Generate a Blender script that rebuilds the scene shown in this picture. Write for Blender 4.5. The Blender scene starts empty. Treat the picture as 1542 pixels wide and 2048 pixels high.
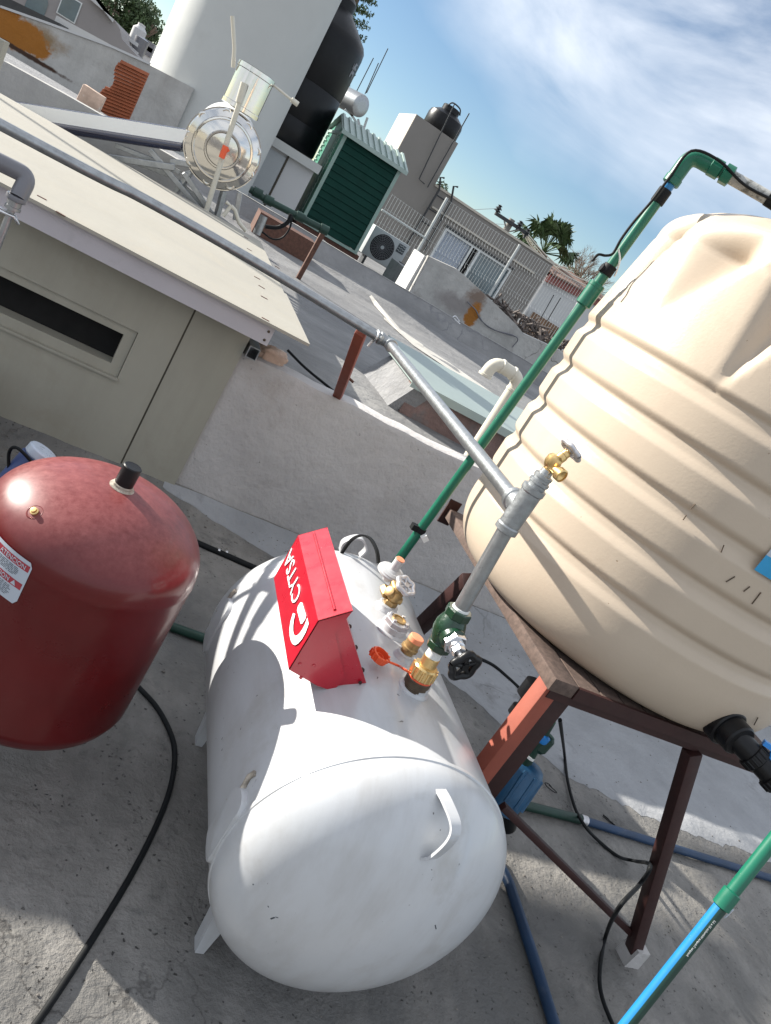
import bpy, bmesh, math, random
import numpy as np
from mathutils import Vector, Matrix, noise
random.seed(7)
R_ = math.radians
# ------------------------------------------------------------------ camera, light, sky
scene = bpy.context.scene
C = bpy.context.collection
F = 1545.0; CX, CY = 771.0, 1024.0
RM = np.array([[0.83679131, 0.37190078, 0.40183344], [-0.21109526, -0.4580339, 0.86350665], [0.50519213, -0.8074, -0.30477229]])
def ray(px, py): return RM @ (np.array([px-CX, py-CY, F])/F)
def onx(px, py, v): r = ray(px, py); return r*(v/r[0])
def ony(px, py, v): r = ray(px, py); return r*(v/r[1])
def onz(px, py, v): r = ray(px, py); return r*(v/r[2])
cam_d = bpy.data.cameras.new('camera'); cam = bpy.data.objects.new('camera', cam_d); C.objects.link(cam)
right, upv, back = RM[:, 0], -RM[:, 1], -RM[:, 2]
cam.matrix_world = Matrix(((right[0], upv[0], back[0], 0), (right[1], upv[1], back[1], 0), (right[2], upv[2], back[2], 0), (0, 0, 0, 1)))
cam_d.sensor_fit = 'VERTICAL'; cam_d.sensor_height = 36.0; cam_d.lens = 36.0*F/2048; cam_d.clip_start = 0.02; cam_d.clip_end = 3000
scene.camera = cam
SUN = Vector((-2.02, 1.5, 1.0)).normalized()
sun_el = math.asin(SUN.z); sun_az = math.atan2(SUN.x, SUN.y)
ld = bpy.data.lights.new('sun', 'SUN'); ld.energy = 5.0; ld.angle = R_(0.55); ld.color = (1.0, 0.95, 0.86)
lo = bpy.data.objects.new('sun', ld); C.objects.link(lo); lo.rotation_euler = SUN.to_track_quat('Z', 'Y').to_euler()
world = bpy.data.worlds.new("World"); scene.world = world; world.use_nodes = True
wn = world.node_tree; wn.nodes.clear(); wl = wn.links
def wnode(t, **k):
    n = wn.nodes.new(t)
    for a, b in k.items(): setattr(n, a, b)
    return n
out = wnode('ShaderNodeOutputWorld'); bg = wnode('ShaderNodeBackground'); sky = wnode('ShaderNodeTexSky')
sky.sky_type = 'NISHITA'; sky.sun_disc = False; sky.sun_elevation = sun_el; sky.sun_rotation = sun_az
sky.altitude = 1800; sky.air_density = 1.2; sky.dust_density = 0.2; sky.ozone_density = 2.6
bg.inputs['Strength'].default_value = 0.066
tc = wnode('ShaderNodeTexCoord')
mp = wnode('ShaderNodeMapping'); mp.inputs['Rotation'].default_value = (0.10, -0.12, 0.3); mp.inputs['Scale'].default_value = (1.5, 2.0, 6.5)
nz = wnode('ShaderNodeTexNoise'); nz.inputs['Scale'].default_value = 1.5; nz.inputs['Detail'].default_value = 9; nz.inputs['Roughness'].default_value = 0.55; nz.inputs['Distortion'].default_value = 0.6
nz2 = wnode('ShaderNodeTexNoise'); nz2.inputs['Scale'].default_value = 2.3; nz2.inputs['Detail'].default_value = 5
wl.new(tc.outputs['Generated'], mp.inputs['Vector']); wl.new(mp.outputs[0], nz.inputs['Vector']); wl.new(tc.outputs['Generated'], nz2.inputs['Vector'])
nrm = Vector(np.cross(ray(800, 30), ray(1330, 400))).normalized()
if nrm.dot(Vector(ray(1400, 100))) < 0: nrm = -nrm
dt = wnode('ShaderNodeVectorMath', operation='DOT_PRODUCT'); wl.new(tc.outputs['Generated'], dt.inputs[0]); dt.inputs[1].default_value = nrm
ad = wnode('ShaderNodeMath', operation='MULTIPLY_ADD'); wl.new(nz2.outputs['Fac'], ad.inputs[0]); ad.inputs[1].default_value = 0.42; wl.new(dt.outputs['Value'], ad.inputs[2])
mr = wnode('ShaderNodeMapRange'); wl.new(ad.outputs[0], mr.inputs['Value']); mr.inputs['From Min'].default_value = 0.18; mr.inputs['From Max'].default_value = 0.34
mr2 = wnode('ShaderNodeMapRange'); wl.new(nz.outputs['Fac'], mr2.inputs['Value']); mr2.inputs['From Min'].default_value = 0.26; mr2.inputs['From Max'].default_value = 0.60
mu = wnode('ShaderNodeMath', operation='MULTIPLY'); wl.new(mr.outputs[0], mu.inputs[0]); wl.new(mr2.outputs[0], mu.inputs[1])
mu2 = wnode('ShaderNodeMath', operation='MULTIPLY'); wl.new(mu.outputs[0], mu2.inputs[0]); mu2.inputs[1].default_value = 0.95
mx = wnode('ShaderNodeMix', data_type='RGBA'); wl.new(mu2.outputs[0], mx.inputs['Factor']); wl.new(sky.outputs[0], mx.inputs[6]); mx.inputs[7].default_value = (8.2, 8.6, 9.2, 1)
wl.new(mx.outputs[2], bg.inputs['Color']); wl.new(bg.outputs[0], out.inputs['Surface'])
scene.view_settings.view_transform = 'Standard'; scene.view_settings.look = 'None'; scene.view_settings.gamma = 1; scene.view_settings.exposure = 1.12
scene.cycles.max_bounces = 8
try: scene.cycles.use_denoising = True
except Exception: pass

# ------------------------------------------------------------------ materials
def mat(name, col, rough=0.6, metal=0.0, var=0.12, vs=6.0, bump=0.0, bs=60.0, bdist=0.004, dirt=None, spots=None, col2=None, coat=0.0, wave=None, spec=None, crack=None, streak=None, alpha=None, trans=0.0, blobs=None):
    m = bpy.data.materials.new(name); m.use_nodes = True; nt = m.node_tree; L = nt.links
    b = nt.nodes['Principled BSDF']; b.inputs['Roughness'].default_value = rough; b.inputs['Metallic'].default_value = metal
    if coat: b.inputs['Coat Weight'].default_value = coat; b.inputs['Coat Roughness'].default_value = 0.12
    if spec is not None: b.inputs['Specular IOR Level'].default_value = spec
    if trans: b.inputs['Transmission Weight'].default_value = trans
    tc = nt.nodes.new('ShaderNodeTexCoord'); V = tc.outputs['Object']
    def noi(sc, det=6, ro=0.6, vec=None, dis=0):
        n = nt.nodes.new('ShaderNodeTexNoise'); n.inputs['Scale'].default_value = sc; n.inputs['Detail'].default_value = det; n.inputs['Roughness'].default_value = ro; n.inputs['Distortion'].default_value = dis
        L.new(vec or V, n.inputs['Vector']); return n.outputs['Fac']
    def ramp(x, a, b_, inv=False):
        n = nt.nodes.new('ShaderNodeMapRange'); L.new(x, n.inputs['Value']); n.inputs['From Min'].default_value = a; n.inputs['From Max'].default_value = b_
        if inv: n.inputs['To Min'].default_value = 1; n.inputs['To Max'].default_value = 0
        return n.outputs[0]
    def mix(f, a, c):
        n = nt.nodes.new('ShaderNodeMix'); n.data_type = 'RGBA'; n.clamp_factor = True
        if isinstance(f, float): n.inputs[0].default_value = f
        else: L.new(f, n.inputs[0])
        for i, v in ((6, a), (7, c)):
            if isinstance(v, tuple): n.inputs[i].default_value = (*v, 1)
            else: L.new(v, n.inputs[i])
        return n.outputs[2]
    def mul(a, k):
        n = nt.nodes.new('ShaderNodeMath'); n.operation = 'MULTIPLY'; L.new(a, n.inputs[0])
        if isinstance(k, float): n.inputs[1].default_value = k
        else: L.new(k, n.inputs[1])
        return n.outputs[0]
    dark = tuple(max(0, c*(1-var)) for c in col); light = tuple(min(1, c*(1+var)) for c in col)
    cc = mix(ramp(noi(vs, 8, 0.62), 0.3, 0.7), dark, light)
    if col2: cc = mix(ramp(noi(vs*0.35, 5, 0.6, dis=0.5), 0.45, 0.62), cc, col2)
    if streak:   # (colour, scale xyz, amount)
        mpn = nt.nodes.new('ShaderNodeMapping'); mpn.inputs['Scale'].default_value = streak[1]; L.new(V, mpn.inputs['Vector'])
        cc = mix(mul(ramp(noi(1.0, 8, 0.65, vec=mpn.outputs[0]), 0.45, 0.72), streak[2]), cc, streak[0])
    if dirt:     # (colour, scale, threshold, amount)
        cc = mix(mul(ramp(noi(dirt[1], 9, 0.68, dis=0.3), dirt[2], dirt[2]+0.13), dirt[3]), cc, dirt[0])
    hfac = None
    if spots:    # (colour, scale, size)
        v = nt.nodes.new('ShaderNodeTexVoronoi'); v.inputs['Scale'].default_value = spots[1]
        mpn = nt.nodes.new('ShaderNodeVectorMath'); mpn.operation = 'ADD'; L.new(V, mpn.inputs[0])
        nn = nt.nodes.new('ShaderNodeTexNoise'); nn.inputs['Scale'].default_value = spots[1]*1.7; L.new(V, nn.inputs['Vector'])
        sc_ = nt.nodes.new('ShaderNodeVectorMath'); sc_.operation = 'SCALE'; L.new(nn.outputs['Color'], sc_.inputs[0]); sc_.inputs['Scale'].default_value = 0.9/spots[1]
        L.new(sc_.outputs[0], mpn.inputs[1]); L.new(mpn.outputs[0], v.inputs['Vector'])
        sf = mul(ramp(v.outputs['Distance'], spots[2]*0.6, spots[2], True), ramp(noi(spots[1]*0.22, 4), 0.46, 0.6))
        cc = mix(sf, cc, spots[0]); hfac = sf
    if crack:    # (colour, scale, width, mask threshold)
        v = nt.nodes.new('ShaderNodeTexVoronoi'); v.feature = 'DISTANCE_TO_EDGE'; v.inputs['Scale'].default_value = crack[1]
        nn = nt.nodes.new('ShaderNodeTexNoise'); nn.inputs['Scale'].default_value = crack[1]*3; nn.inputs['Detail'].default_value = 7; L.new(V, nn.inputs['Vector'])
        sc_ = nt.nodes.new('ShaderNodeVectorMath'); sc_.operation = 'SCALE'; L.new(nn.outputs['Color'], sc_.inputs[0]); sc_.inputs['Scale'].default_value = 0.55/crack[1]
        a2 = nt.nodes.new('ShaderNodeVectorMath'); a2.operation = 'ADD'; L.new(V, a2.inputs[0]); L.new(sc_.outputs[0], a2.inputs[1]); L.new(a2.outputs[0], v.inputs['Vector'])
        cf = mul(ramp(v.outputs['Distance'], 0.0, crack[2], True), ramp(noi(crack[1]*0.6, 3), crack[3], crack[3]+0.06))
        cc = mix(cf, cc, crack[0])
    for (bc, brad, bcol, bn, sharp) in (blobs or []):   # irregular stain: centre, radii, colour, noise scale
        v1 = nt.nodes.new('ShaderNodeVectorMath'); v1.operation = 'SUBTRACT'; L.new(V, v1.inputs[0]); v1.inputs[1].default_value = bc
        v2 = nt.nodes.new('ShaderNodeVectorMath'); v2.operation = 'DIVIDE'; L.new(v1.outputs[0], v2.inputs[0]); v2.inputs[1].default_value = brad
        v3 = nt.nodes.new('ShaderNodeVectorMath'); v3.operation = 'LENGTH'; L.new(v2.outputs[0], v3.inputs[0])
        a3 = nt.nodes.new('ShaderNodeMath'); a3.operation = 'MULTIPLY_ADD'; L.new(noi(bn, 9, 0.7), a3.inputs[0]); a3.inputs[1].default_value = 1.6; L.new(v3.outputs['Value'], a3.inputs[2])
        cc = mix(ramp(a3.outputs[0], 1.75-sharp, 1.75, True), cc, bcol)
    L.new(cc, b.inputs['Base Color'])
    rr = ramp(noi(vs*2.2, 5), 0.2, 0.8)
    mm = nt.nodes.new('ShaderNodeMapRange'); L.new(rr, mm.inputs['Value']); mm.inputs['To Min'].default_value = max(0.02, rough-0.08); mm.inputs['To Max'].default_value = min(1, rough+0.1); L.new(mm.outputs[0], b.inputs['Roughness'])
    nrm_in = None
    if bump:
        bn = nt.nodes.new('ShaderNodeBump'); bn.inputs['Strength'].default_value = bump; bn.inputs['Distance'].default_value = bdist
        h = noi(bs, 8, 0.62)
        if hfac is not None:
            s = nt.nodes.new('ShaderNodeMath'); s.operation = 'SUBTRACT'; L.new(h, s.inputs[0]); L.new(mul(hfac, 0.5), s.inputs[1]); h = s.outputs[0]
        L.new(h, bn.inputs['Height']); nrm_in = bn.outputs[0]
    if wave:     # (axis, scale, strength, distance) ribs in sheet
        w = nt.nodes.new('ShaderNodeTexWave'); w.bands_direction = wave[0]; w.inputs['Scale'].default_value = wave[1]; L.new(V, w.inputs['Vector'])
        b2 = nt.nodes.new('ShaderNodeBump'); b2.inputs['Strength'].default_value = wave[2]; b2.inputs['Distance'].default_value = wave[3]; L.new(w.outputs['Fac'], b2.inputs['Height'])
        if nrm_in: L.new(nrm_in, b2.inputs['Normal'])
        nrm_in = b2.outputs[0]
    if nrm_in: L.new(nrm_in, b.inputs['Normal'])
    return m
M = {}
M['floor'] = mat('concrete_floor', (0.235, 0.222, 0.205), 0.9, var=0.32, vs=3.5, bump=1.0, bs=38, bdist=0.012, col2=(0.13, 0.128, 0.124), dirt=((0.10, 0.097, 0.092), 7.5, 0.56, 0.65), spots=((0.06, 0.056, 0.052), 52, 0.20), crack=((0.08, 0.075, 0.07), 1.1, 0.005, 0.55), streak=((0.12, 0.115, 0.105), (7.0, 2.2, 1.0), 0.55))
M['plaster'] = mat('grey_white_plaster', (0.44, 0.42, 0.41), 0.9, var=0.14, vs=3, bump=0.9, bs=22, bdist=0.014, col2=(0.47, 0.455, 0.445), dirt=((0.34, 0.30, 0.27), 3.5, 0.58, 0.55), streak=((0.36, 0.335, 0.31), (3.0, 3.0, 0.8), 0.35), spots=((0.20, 0.18, 0.16), 26, 0.07), crack=((0.28, 0.27, 0.26), 2.2, 0.008, 0.60))
M['roofcoat'] = mat('roof_coating', (0.21, 0.207, 0.205), 0.85, var=0.3, vs=1.6, bump=0.8, bs=14, bdist=0.02, col2=(0.165, 0.164, 0.165), dirt=((0.34, 0.33, 0.31), 1.3, 0.60, 0.8), streak=((0.09, 0.09, 0.095), (0.5, 3.0, 1.0), 0.5), crack=((0.14, 0.14, 0.15), 0.7, 0.012, 0.5))
M['whitewall'] = mat('weathered_whitewash', (0.42, 0.41, 0.39), 0.9, var=0.15, vs=1.4, bump=0.5, bs=9, bdist=0.02, dirt=((0.25, 0.23, 0.21), 1.6, 0.57, 0.6), streak=((0.26, 0.25, 0.24), (3.0, 3.0, 0.5), 0.5))
M['orange_wall'] = mat('rust_orange_stain', (0.27, 0.10, 0.014), 0.9, var=0.35, vs=5, bump=0.4, bs=12, dirt=((0.55, 0.50, 0.42), 6, 0.60, 0.9))
M['board'] = mat('cement_board', (0.345, 0.325, 0.28), 0.85, var=0.07, vs=2.5, bump=0.35, bs=45, bdist=0.003, dirt=((0.37, 0.335, 0.27), 4, 0.56, 0.6), streak=((0.36, 0.33, 0.27), (1.0, 9.0, 1.0), 0.5))
M['shackwall'] = mat('painted_cement_board', (0.345, 0.33, 0.275), 0.8, var=0.08, vs=1.6, bump=0.2, bs=26, bdist=0.003, dirt=((0.28, 0.255, 0.20), 2.4, 0.57, 0.5), streak=((0.25, 0.235, 0.19), (5.0, 1.0, 0.7), 0.45))
M['fascia'] = mat('lavender_grey_fascia', (0.46, 0.435, 0.46), 0.7, var=0.05, vs=3, bump=0.1, bs=30, dirt=((0.34, 0.32, 0.33), 4, 0.58, 0.5))
M['joint'] = mat('dark_joint', (0.07, 0.062, 0.048), 0.9)
M['black'] = mat('black_plastic', (0.006, 0.006, 0.007), 0.38, spec=0.3, var=0.2, vs=20, bump=0.1, bs=90)
M['rubber'] = mat('black_rubber', (0.008, 0.009, 0.010), 0.6, spec=0.2, var=0.25, vs=18, dirt=((0.05, 0.048, 0.045), 12, 0.66, 0.6))
M['voidblack'] = mat('unlit_opening', (0.004, 0.004, 0.004), 0.9)
M['galv'] = mat('galvanised_steel', (0.34, 0.352, 0.36), 0.33, 0.8, var=0.15, vs=40, bump=0.12, bs=140, bdist=0.001, dirt=((0.19, 0.20, 0.205), 14, 0.56, 0.6), spots=((0.2, 0.2, 0.2), 120, 0.16))
M['galvfit'] = mat('galvanised_casting', (0.32, 0.335, 0.345), 0.38, 0.75, var=0.2, vs=45, bump=0.5, bs=90, bdist=0.002, dirt=((0.30, 0.31, 0.33), 30, 0.6, 0.6))
M['steel'] = mat('bright_steel', (0.7, 0.7, 0.71), 0.28, 0.95, var=0.1, vs=30)
M['mirror'] = mat('polished_stainless', (0.62, 0.60, 0.57), 0.05, 1.0, var=0.03, vs=6, bump=0.06, bs=2.5, bdist=0.03)
M['alu'] = mat('cast_aluminium', (0.55, 0.54, 0.55), 0.45, 0.7, var=0.2, vs=50, bump=0.5, bs=80, bdist=0.001)
M['greymetal'] = mat('grey_painted_metal', (0.50, 0.50, 0.50), 0.42, 0.15, var=0.1, vs=25)
M['brass'] = mat('brass', (0.72, 0.50, 0.22), 0.3, 0.9, var=0.15, vs=40, bump=0.1, bs=120, bdist=0.001)
M['oldbrass'] = mat('weathered_brass', (0.40, 0.27, 0.12), 0.45, 0.7, var=0.3, vs=45, dirt=((0.12, 0.09, 0.05), 30, 0.55, 0.7))
M['darkbrass'] = mat('dark_bronze', (0.085, 0.06, 0.04), 0.5, 0.4, var=0.35, vs=40)
M['orangecap'] = mat('orange_plastic_cap', (0.75, 0.27, 0.14), 0.6, var=0.15, vs=60)
M['redorange'] = mat('red_orange_plastic', (0.75, 0.10, 0.03), 0.4, var=0.1, vs=30)
M['teflon'] = mat('white_thread_tape', (0.75, 0.75, 0.73), 0.8, bump=0.3, bs=200, bdist=0.001)
M['gaswhite'] = mat('white_tank_enamel', (0.475, 0.485, 0.50), 0.34, var=0.06, vs=3, bump=0.06, bs=9, bdist=0.01, dirt=((0.36, 0.35, 0.335), 5, 0.55, 0.6), streak=((0.33, 0.315, 0.30), (14.0, 1.6, 4.0), 0.5), spots=((0.07, 0.06, 0.06), 24, 0.075), coat=0.35)
M['weldrust'] = mat('rusty_weld', (0.33, 0.29, 0.24), 0.9, var=0.5, vs=70, bump=0.6, bs=130, bdist=0.002)
M['redtank'] = mat('red_tank_paint', (0.09, 0.003, 0.004), 0.30, var=0.15, vs=5, bump=0.05, bs=14, coat=0.2, spec=0.35, dirt=((0.10, 0.02, 0.018), 12, 0.62, 0.5))
M['redbox'] = mat('red_sheet_metal', (0.40, 0.008, 0.022), 0.3, var=0.06, vs=12, coat=0.35, dirt=((0.46, 0.05, 0.06), 40, 0.60, 0.5), spots=((0.60, 0.25, 0.25), 60, 0.07), bump=0.06, bs=18, bdist=0.004)
M['whiteprint'] = mat('white_print', (0.8, 0.8, 0.8), 0.5, var=0.03)
M['textblack'] = mat('dark_print', (0.05, 0.06, 0.07), 0.6)
M['labelwhite'] = mat('label_paper', (0.42, 0.46, 0.52), 0.45, var=0.03)
M['labelred'] = mat('label_red', (0.33, 0.035, 0.05), 0.45)
M['labelblue'] = mat('label_blue', (0.02, 0.27, 0.52), 0.4)
M['cream'] = mat('cream_polyethylene', (0.49, 0.405, 0.315), 0.36, var=0.04, vs=3, bump=0.22, bs=130, bdist=0.0018, dirt=((0.42, 0.34, 0.26), 3, 0.56, 0.45), streak=((0.40, 0.325, 0.25), (4.0, 4.0, 0.6), 0.35), spots=((0.25, 0.18, 0.12), 16, 0.045), spec=0.35)
M['redsteel'] = mat('red_oxide_steel', (0.26, 0.062, 0.036), 0.65, var=0.12, vs=14, bump=0.1, bs=60, dirt=((0.12, 0.035, 0.025), 9, 0.62, 0.6))
M['darksteel'] = mat('dark_oxide_steel', (0.032, 0.008, 0.007), 0.6, var=0.2, vs=14, bump=0.1, bs=60, dirt=((0.03, 0.01, 0.008), 9, 0.55, 0.6))
M['blackwood'] = mat('dark_platform_board', (0.10, 0.068, 0.055), 0.85, var=0.35, vs=60, bump=0.4, bs=120, bdist=0.002)
M['rust'] = mat('rusty_steel', (0.10, 0.045, 0.03), 0.8, var=0.4, vs=30, bump=0.3, bs=90)
M['green'] = mat('green_ppr_pipe', (0.005, 0.115, 0.068), 0.35, var=0.12, vs=14, dirt=((0.03, 0.16, 0.10), 12, 0.64, 0.4))
M['greendark'] = mat('dark_green_pipe', (0.006, 0.035, 0.024), 0.5, var=0.25, vs=14)
M['valvegreen'] = mat('green_valve_enamel', (0.006, 0.034, 0.016), 0.3, var=0.25, vs=40, bump=0.5, bs=90, bdist=0.002, coat=0.3)
M['bluepipe'] = mat('blue_ppr_pipe', (0.012, 0.17, 0.40), 0.35, var=0.08, vs=14)
M['bluedark'] = mat('dark_blue_pipe', (0.010, 0.035, 0.085), 0.5, var=0.25, vs=10, dirt=((0.10, 0.12, 0.15), 8, 0.62, 0.5))
M['bluepaint'] = mat('blue_pump_paint', (0.015, 0.085, 0.18), 0.45, var=0.2, vs=16, bump=0.2, bs=40)
M['bluehandle'] = mat('blue_handle', (0.02, 0.22, 0.62), 0.35, var=0.05)
M['pvc'] = mat('white_pvc', (0.55, 0.52, 0.44), 0.45, var=0.05, vs=10, dirt=((0.40, 0.33, 0.22), 20, 0.68, 0.7))
M['greypvc'] = mat('grey_conduit', (0.14, 0.14, 0.155), 0.35, var=0.08, vs=14, coat=0.2)
M['columnwhite'] = mat('white_painted_render', (0.47, 0.48, 0.465), 0.75, var=0.05, vs=0.9, bump=0.12, bs=2.2, bdist=0.03, dirt=((0.41, 0.41, 0.39), 1.6, 0.60, 0.4))
M['blacktank'] = mat('black_polyethylene', (0.004, 0.0045, 0.006), 0.34, spec=0.25, var=0.25, vs=6, dirt=((0.04, 0.04, 0.045), 9, 0.70, 0.6))
M['shedgreen'] = mat('dark_green_siding', (0.004, 0.036, 0.027), 0.65, var=0.15, vs=4, spec=0.15)
M['shedmint'] = mat('mint_green_siding', (0.03, 0.22, 0.14), 0.45, var=0.12, vs=4)
M['shedtrim'] = mat('grey_green_trim', (0.24, 0.34, 0.30), 0.5, var=0.08, vs=6)
M['shedroof'] = mat('ribbed_metal_roof', (0.30, 0.38, 0.35), 0.45, var=0.06, vs=6)
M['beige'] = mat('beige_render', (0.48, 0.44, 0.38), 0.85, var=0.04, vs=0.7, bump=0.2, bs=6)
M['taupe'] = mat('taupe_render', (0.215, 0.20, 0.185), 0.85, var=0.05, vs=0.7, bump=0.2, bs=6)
M['farwhite'] = mat('far_white_wall', (0.50, 0.50, 0.50), 0.85, var=0.05, vs=0.5)
M['farbeige'] = mat('far_beige_wall', (0.27, 0.25, 0.245), 0.85, var=0.06, vs=0.6, dirt=((0.21, 0.19, 0.18), 0.9, 0.6, 0.5))
M['glass'] = mat('window_glass', (0.06, 0.10, 0.12), 0.08, 0.0, var=0.3, vs=1.5, spec=0.9)
M['curtain'] = mat('white_curtain', (0.50, 0.56, 0.66), 0.8, var=0.05, vs=2, wave=('X', 9.0, 0.8, 0.05))
M['frame'] = mat('white_window_frame', (0.62, 0.64, 0.64), 0.5)
M['terracotta'] = mat('terracotta_tile', (0.26, 0.075, 0.03), 0.8, var=0.25, vs=5, bump=0.3, bs=20)
M['brick'] = mat('old_brick', (0.45, 0.33, 0.26), 0.9, var=0.3, vs=9, bump=0.5, bs=20, dirt=((0.60, 0.56, 0.50), 8, 0.55, 0.8))
M['pinkblock'] = mat('pinkish_block', (0.21, 0.14, 0.125), 0.95, var=0.25, vs=7, bump=0.9, bs=24, bdist=0.02, dirt=((0.16, 0.16, 0.16), 4, 0.5, 0.8))
M['roughcement'] = mat('rough_cement', (0.24, 0.24, 0.245), 0.95, var=0.2, vs=6, bump=1.0, bs=24, bdist=0.025, dirt=((0.25, 0.24, 0.23), 9, 0.58, 0.6))
M['sheetmetal'] = mat('pale_green_sheet', (0.30, 0.355, 0.335), 0.45, 0.2, var=0.04, vs=2, bump=0.06, bs=5)
M['acwhite'] = mat('ac_casing', (0.34, 0.36, 0.37), 0.5, var=0.04, vs=4)
M['meshwhite'] = mat('white_coated_wire', (0.42, 0.44, 0.44), 0.5, var=0.05)
M['leaf'] = mat('dark_foliage', (0.045, 0.075, 0.025), 0.7, var=0.6, vs=1.2)
M['palmleaf'] = mat('palm_frond', (0.05, 0.085, 0.03), 0.55, var=0.5, vs=3)
M['bark'] = mat('bark', (0.16, 0.12, 0.09), 0.9, var=0.3, vs=4)
M['ironblack'] = mat('black_iron', (0.025, 0.027, 0.03), 0.5)
M['concpole'] = mat('concrete_pole', (0.20, 0.195, 0.18), 0.85)
M['asphalt'] = mat('city_ground', (0.16, 0.15, 0.14), 0.95, var=0.3, vs=0.05, bump=0.2, bs=1)
M['solartube'] = mat('solar_vacuum_tube', (0.012, 0.016, 0.045), 0.08, var=0.1, vs=3, coat=1.0)
M['tubewhite'] = mat('white_enamel_side', (0.80, 0.80, 0.78), 0.3, var=0.03, vs=3, coat=0.3)
M['clear'] = mat('translucent_lid', (0.45, 0.50, 0.58), 0.3, var=0.1, vs=20, spec=0.8)
M['bluebucket'] = mat('blue_bucket', (0.035, 0.06, 0.17), 0.45, var=0.1)
M['brownwood'] = mat('brown_timber', (0.17, 0.10, 0.06), 0.8, var=0.3, vs=5)
# dusty top layer for the red pressure tank
def add_top_dust(m, col, z0, z1, amt):
    nt = m.node_tree; L = nt.links; b = nt.nodes['Principled BSDF']; old = b.inputs['Base Color'].links[0].from_socket
    g = nt.nodes.new('ShaderNodeTexCoord'); sp = nt.nodes.new('ShaderNodeSeparateXYZ'); L.new(g.outputs['Object'], sp.inputs[0])
    r = nt.nodes.new('ShaderNodeMapRange'); L.new(sp.outputs['Z'], r.inputs['Value']); r.inputs['From Min'].default_value = z0; r.inputs['From Max'].default_value = z1
    n = nt.nodes.new('ShaderNodeTexNoise'); n.inputs['Scale'].default_value = 60; n.inputs['Detail'].default_value = 9; n.inputs['Roughness'].default_value = 0.75; L.new(g.outputs['Object'], n.inputs['Vector'])
    r2 = nt.nodes.new('ShaderNodeMapRange'); L.new(n.outputs['Fac'], r2.inputs['Value']); r2.inputs['From Min'].default_value = 0.32; r2.inputs['From Max'].default_value = 0.66; r2.inputs['To Min'].default_value = 0.35*amt; r2.inputs['To Max'].default_value = amt
    mu = nt.nodes.new('ShaderNodeMath'); mu.operation = 'MULTIPLY'; L.new(r.outputs[0], mu.inputs[0]); L.new(r2.outputs[0], mu.inputs[1])
    mx = nt.nodes.new('ShaderNodeMix'); mx.data_type = 'RGBA'; L.new(mu.outputs[0], mx.inputs[0]); L.new(old, mx.inputs[6]); mx.inputs[7].default_value = (*col, 1); L.new(mx.outputs[2], b.inputs['Base Color'])
    ro = b.inputs['Roughness'].links[0].from_socket; m3 = nt.nodes.new('ShaderNodeMix'); L.new(mu.outputs[0], m3.inputs[0]); L.new(ro, m3.inputs[2]); m3.inputs[3].default_value = 0.62; L.new(m3.outputs[0], b.inputs['Roughness'])
    cw = nt.nodes.new('ShaderNodeMapRange'); L.new(mu.outputs[0], cw.inputs['Value']); cw.inputs['To Min'].default_value = 0.22; cw.inputs['To Max'].default_value = 0.0; L.new(cw.outputs[0], b.inputs['Coat Weight'])
add_top_dust(M['redtank'], (0.36, 0.12, 0.115), 0.64, 0.72, 0.55)

# ------------------------------------------------------------------ helpers
def V3(p): return Vector((float(p[0]), float(p[1]), float(p[2])))
def world_loc(o):
    v = Vector((0, 0, 0))
    while o: v += o.location; o = o.parent
    return v
def obj(name, bm, m, parent=None, smooth=None, loc=None):
    me = bpy.data.meshes.new(name)
    o = bpy.data.objects.new(name, me); C.objects.link(o)
    if loc is not None: o.location = loc
    if parent is not None: o.parent = parent
    off = world_loc(o)
    if off.length > 0: bmesh.ops.translate(bm, verts=bm.verts, vec=-off)
    bmesh.ops.recalc_face_normals(bm, faces=bm.faces)
    bm.to_mesh(me); bm.free()
    if smooth is not None:
        me.shade_smooth(); me.set_sharp_from_angle(angle=R_(smooth))
    for k in (m if isinstance(m, (list, tuple)) else [m]): me.materials.append(k)
    return o
def thing(name, label, cat, loc, group=None):
    o = bpy.data.objects.new(name, None); C.objects.link(o); o.location = V3(loc); o.empty_display_size = 0.1
    return tag(o, label, cat, group)
def tag(o, label, cat, group=None, kind=None):
    o['label'] = label; o['category'] = cat
    if group: o['group'] = group
    if kind: o['kind'] = kind
    return o
def struct(o): o['kind'] = 'structure'; return o
def NB(): return bmesh.new()
def box(bm, lo_, hi, rot=None, piv=None):
    g = bmesh.ops.create_cube(bm, size=1.0)['verts']
    c = (V3(lo_)+V3(hi))/2; d = V3(hi)-V3(lo_)
    for v in g: v.co = Vector((v.co.x*d.x, v.co.y*d.y, v.co.z*d.z))
    mtx = (rot.to_4x4() if rot is not None else Matrix())
    if piv is None:
        for v in g: v.co = mtx @ v.co + c
    else:
        for v in g: v.co = mtx @ (v.co + c - V3(piv)) + V3(piv)
    return g
def beveled(bm, w=0.003, seg=1):
    bmesh.ops.bevel(bm, geom=list(bm.edges), offset=w, segments=seg, affect='EDGES', profile=0.5)
def frame_of(d):
    d = d.normalized(); a = Vector((0, 0, 1)) if abs(d.z) < 0.9 else Vector((1, 0, 0))
    u = d.cross(a).normalized(); return u, d.cross(u).normalized()
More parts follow.
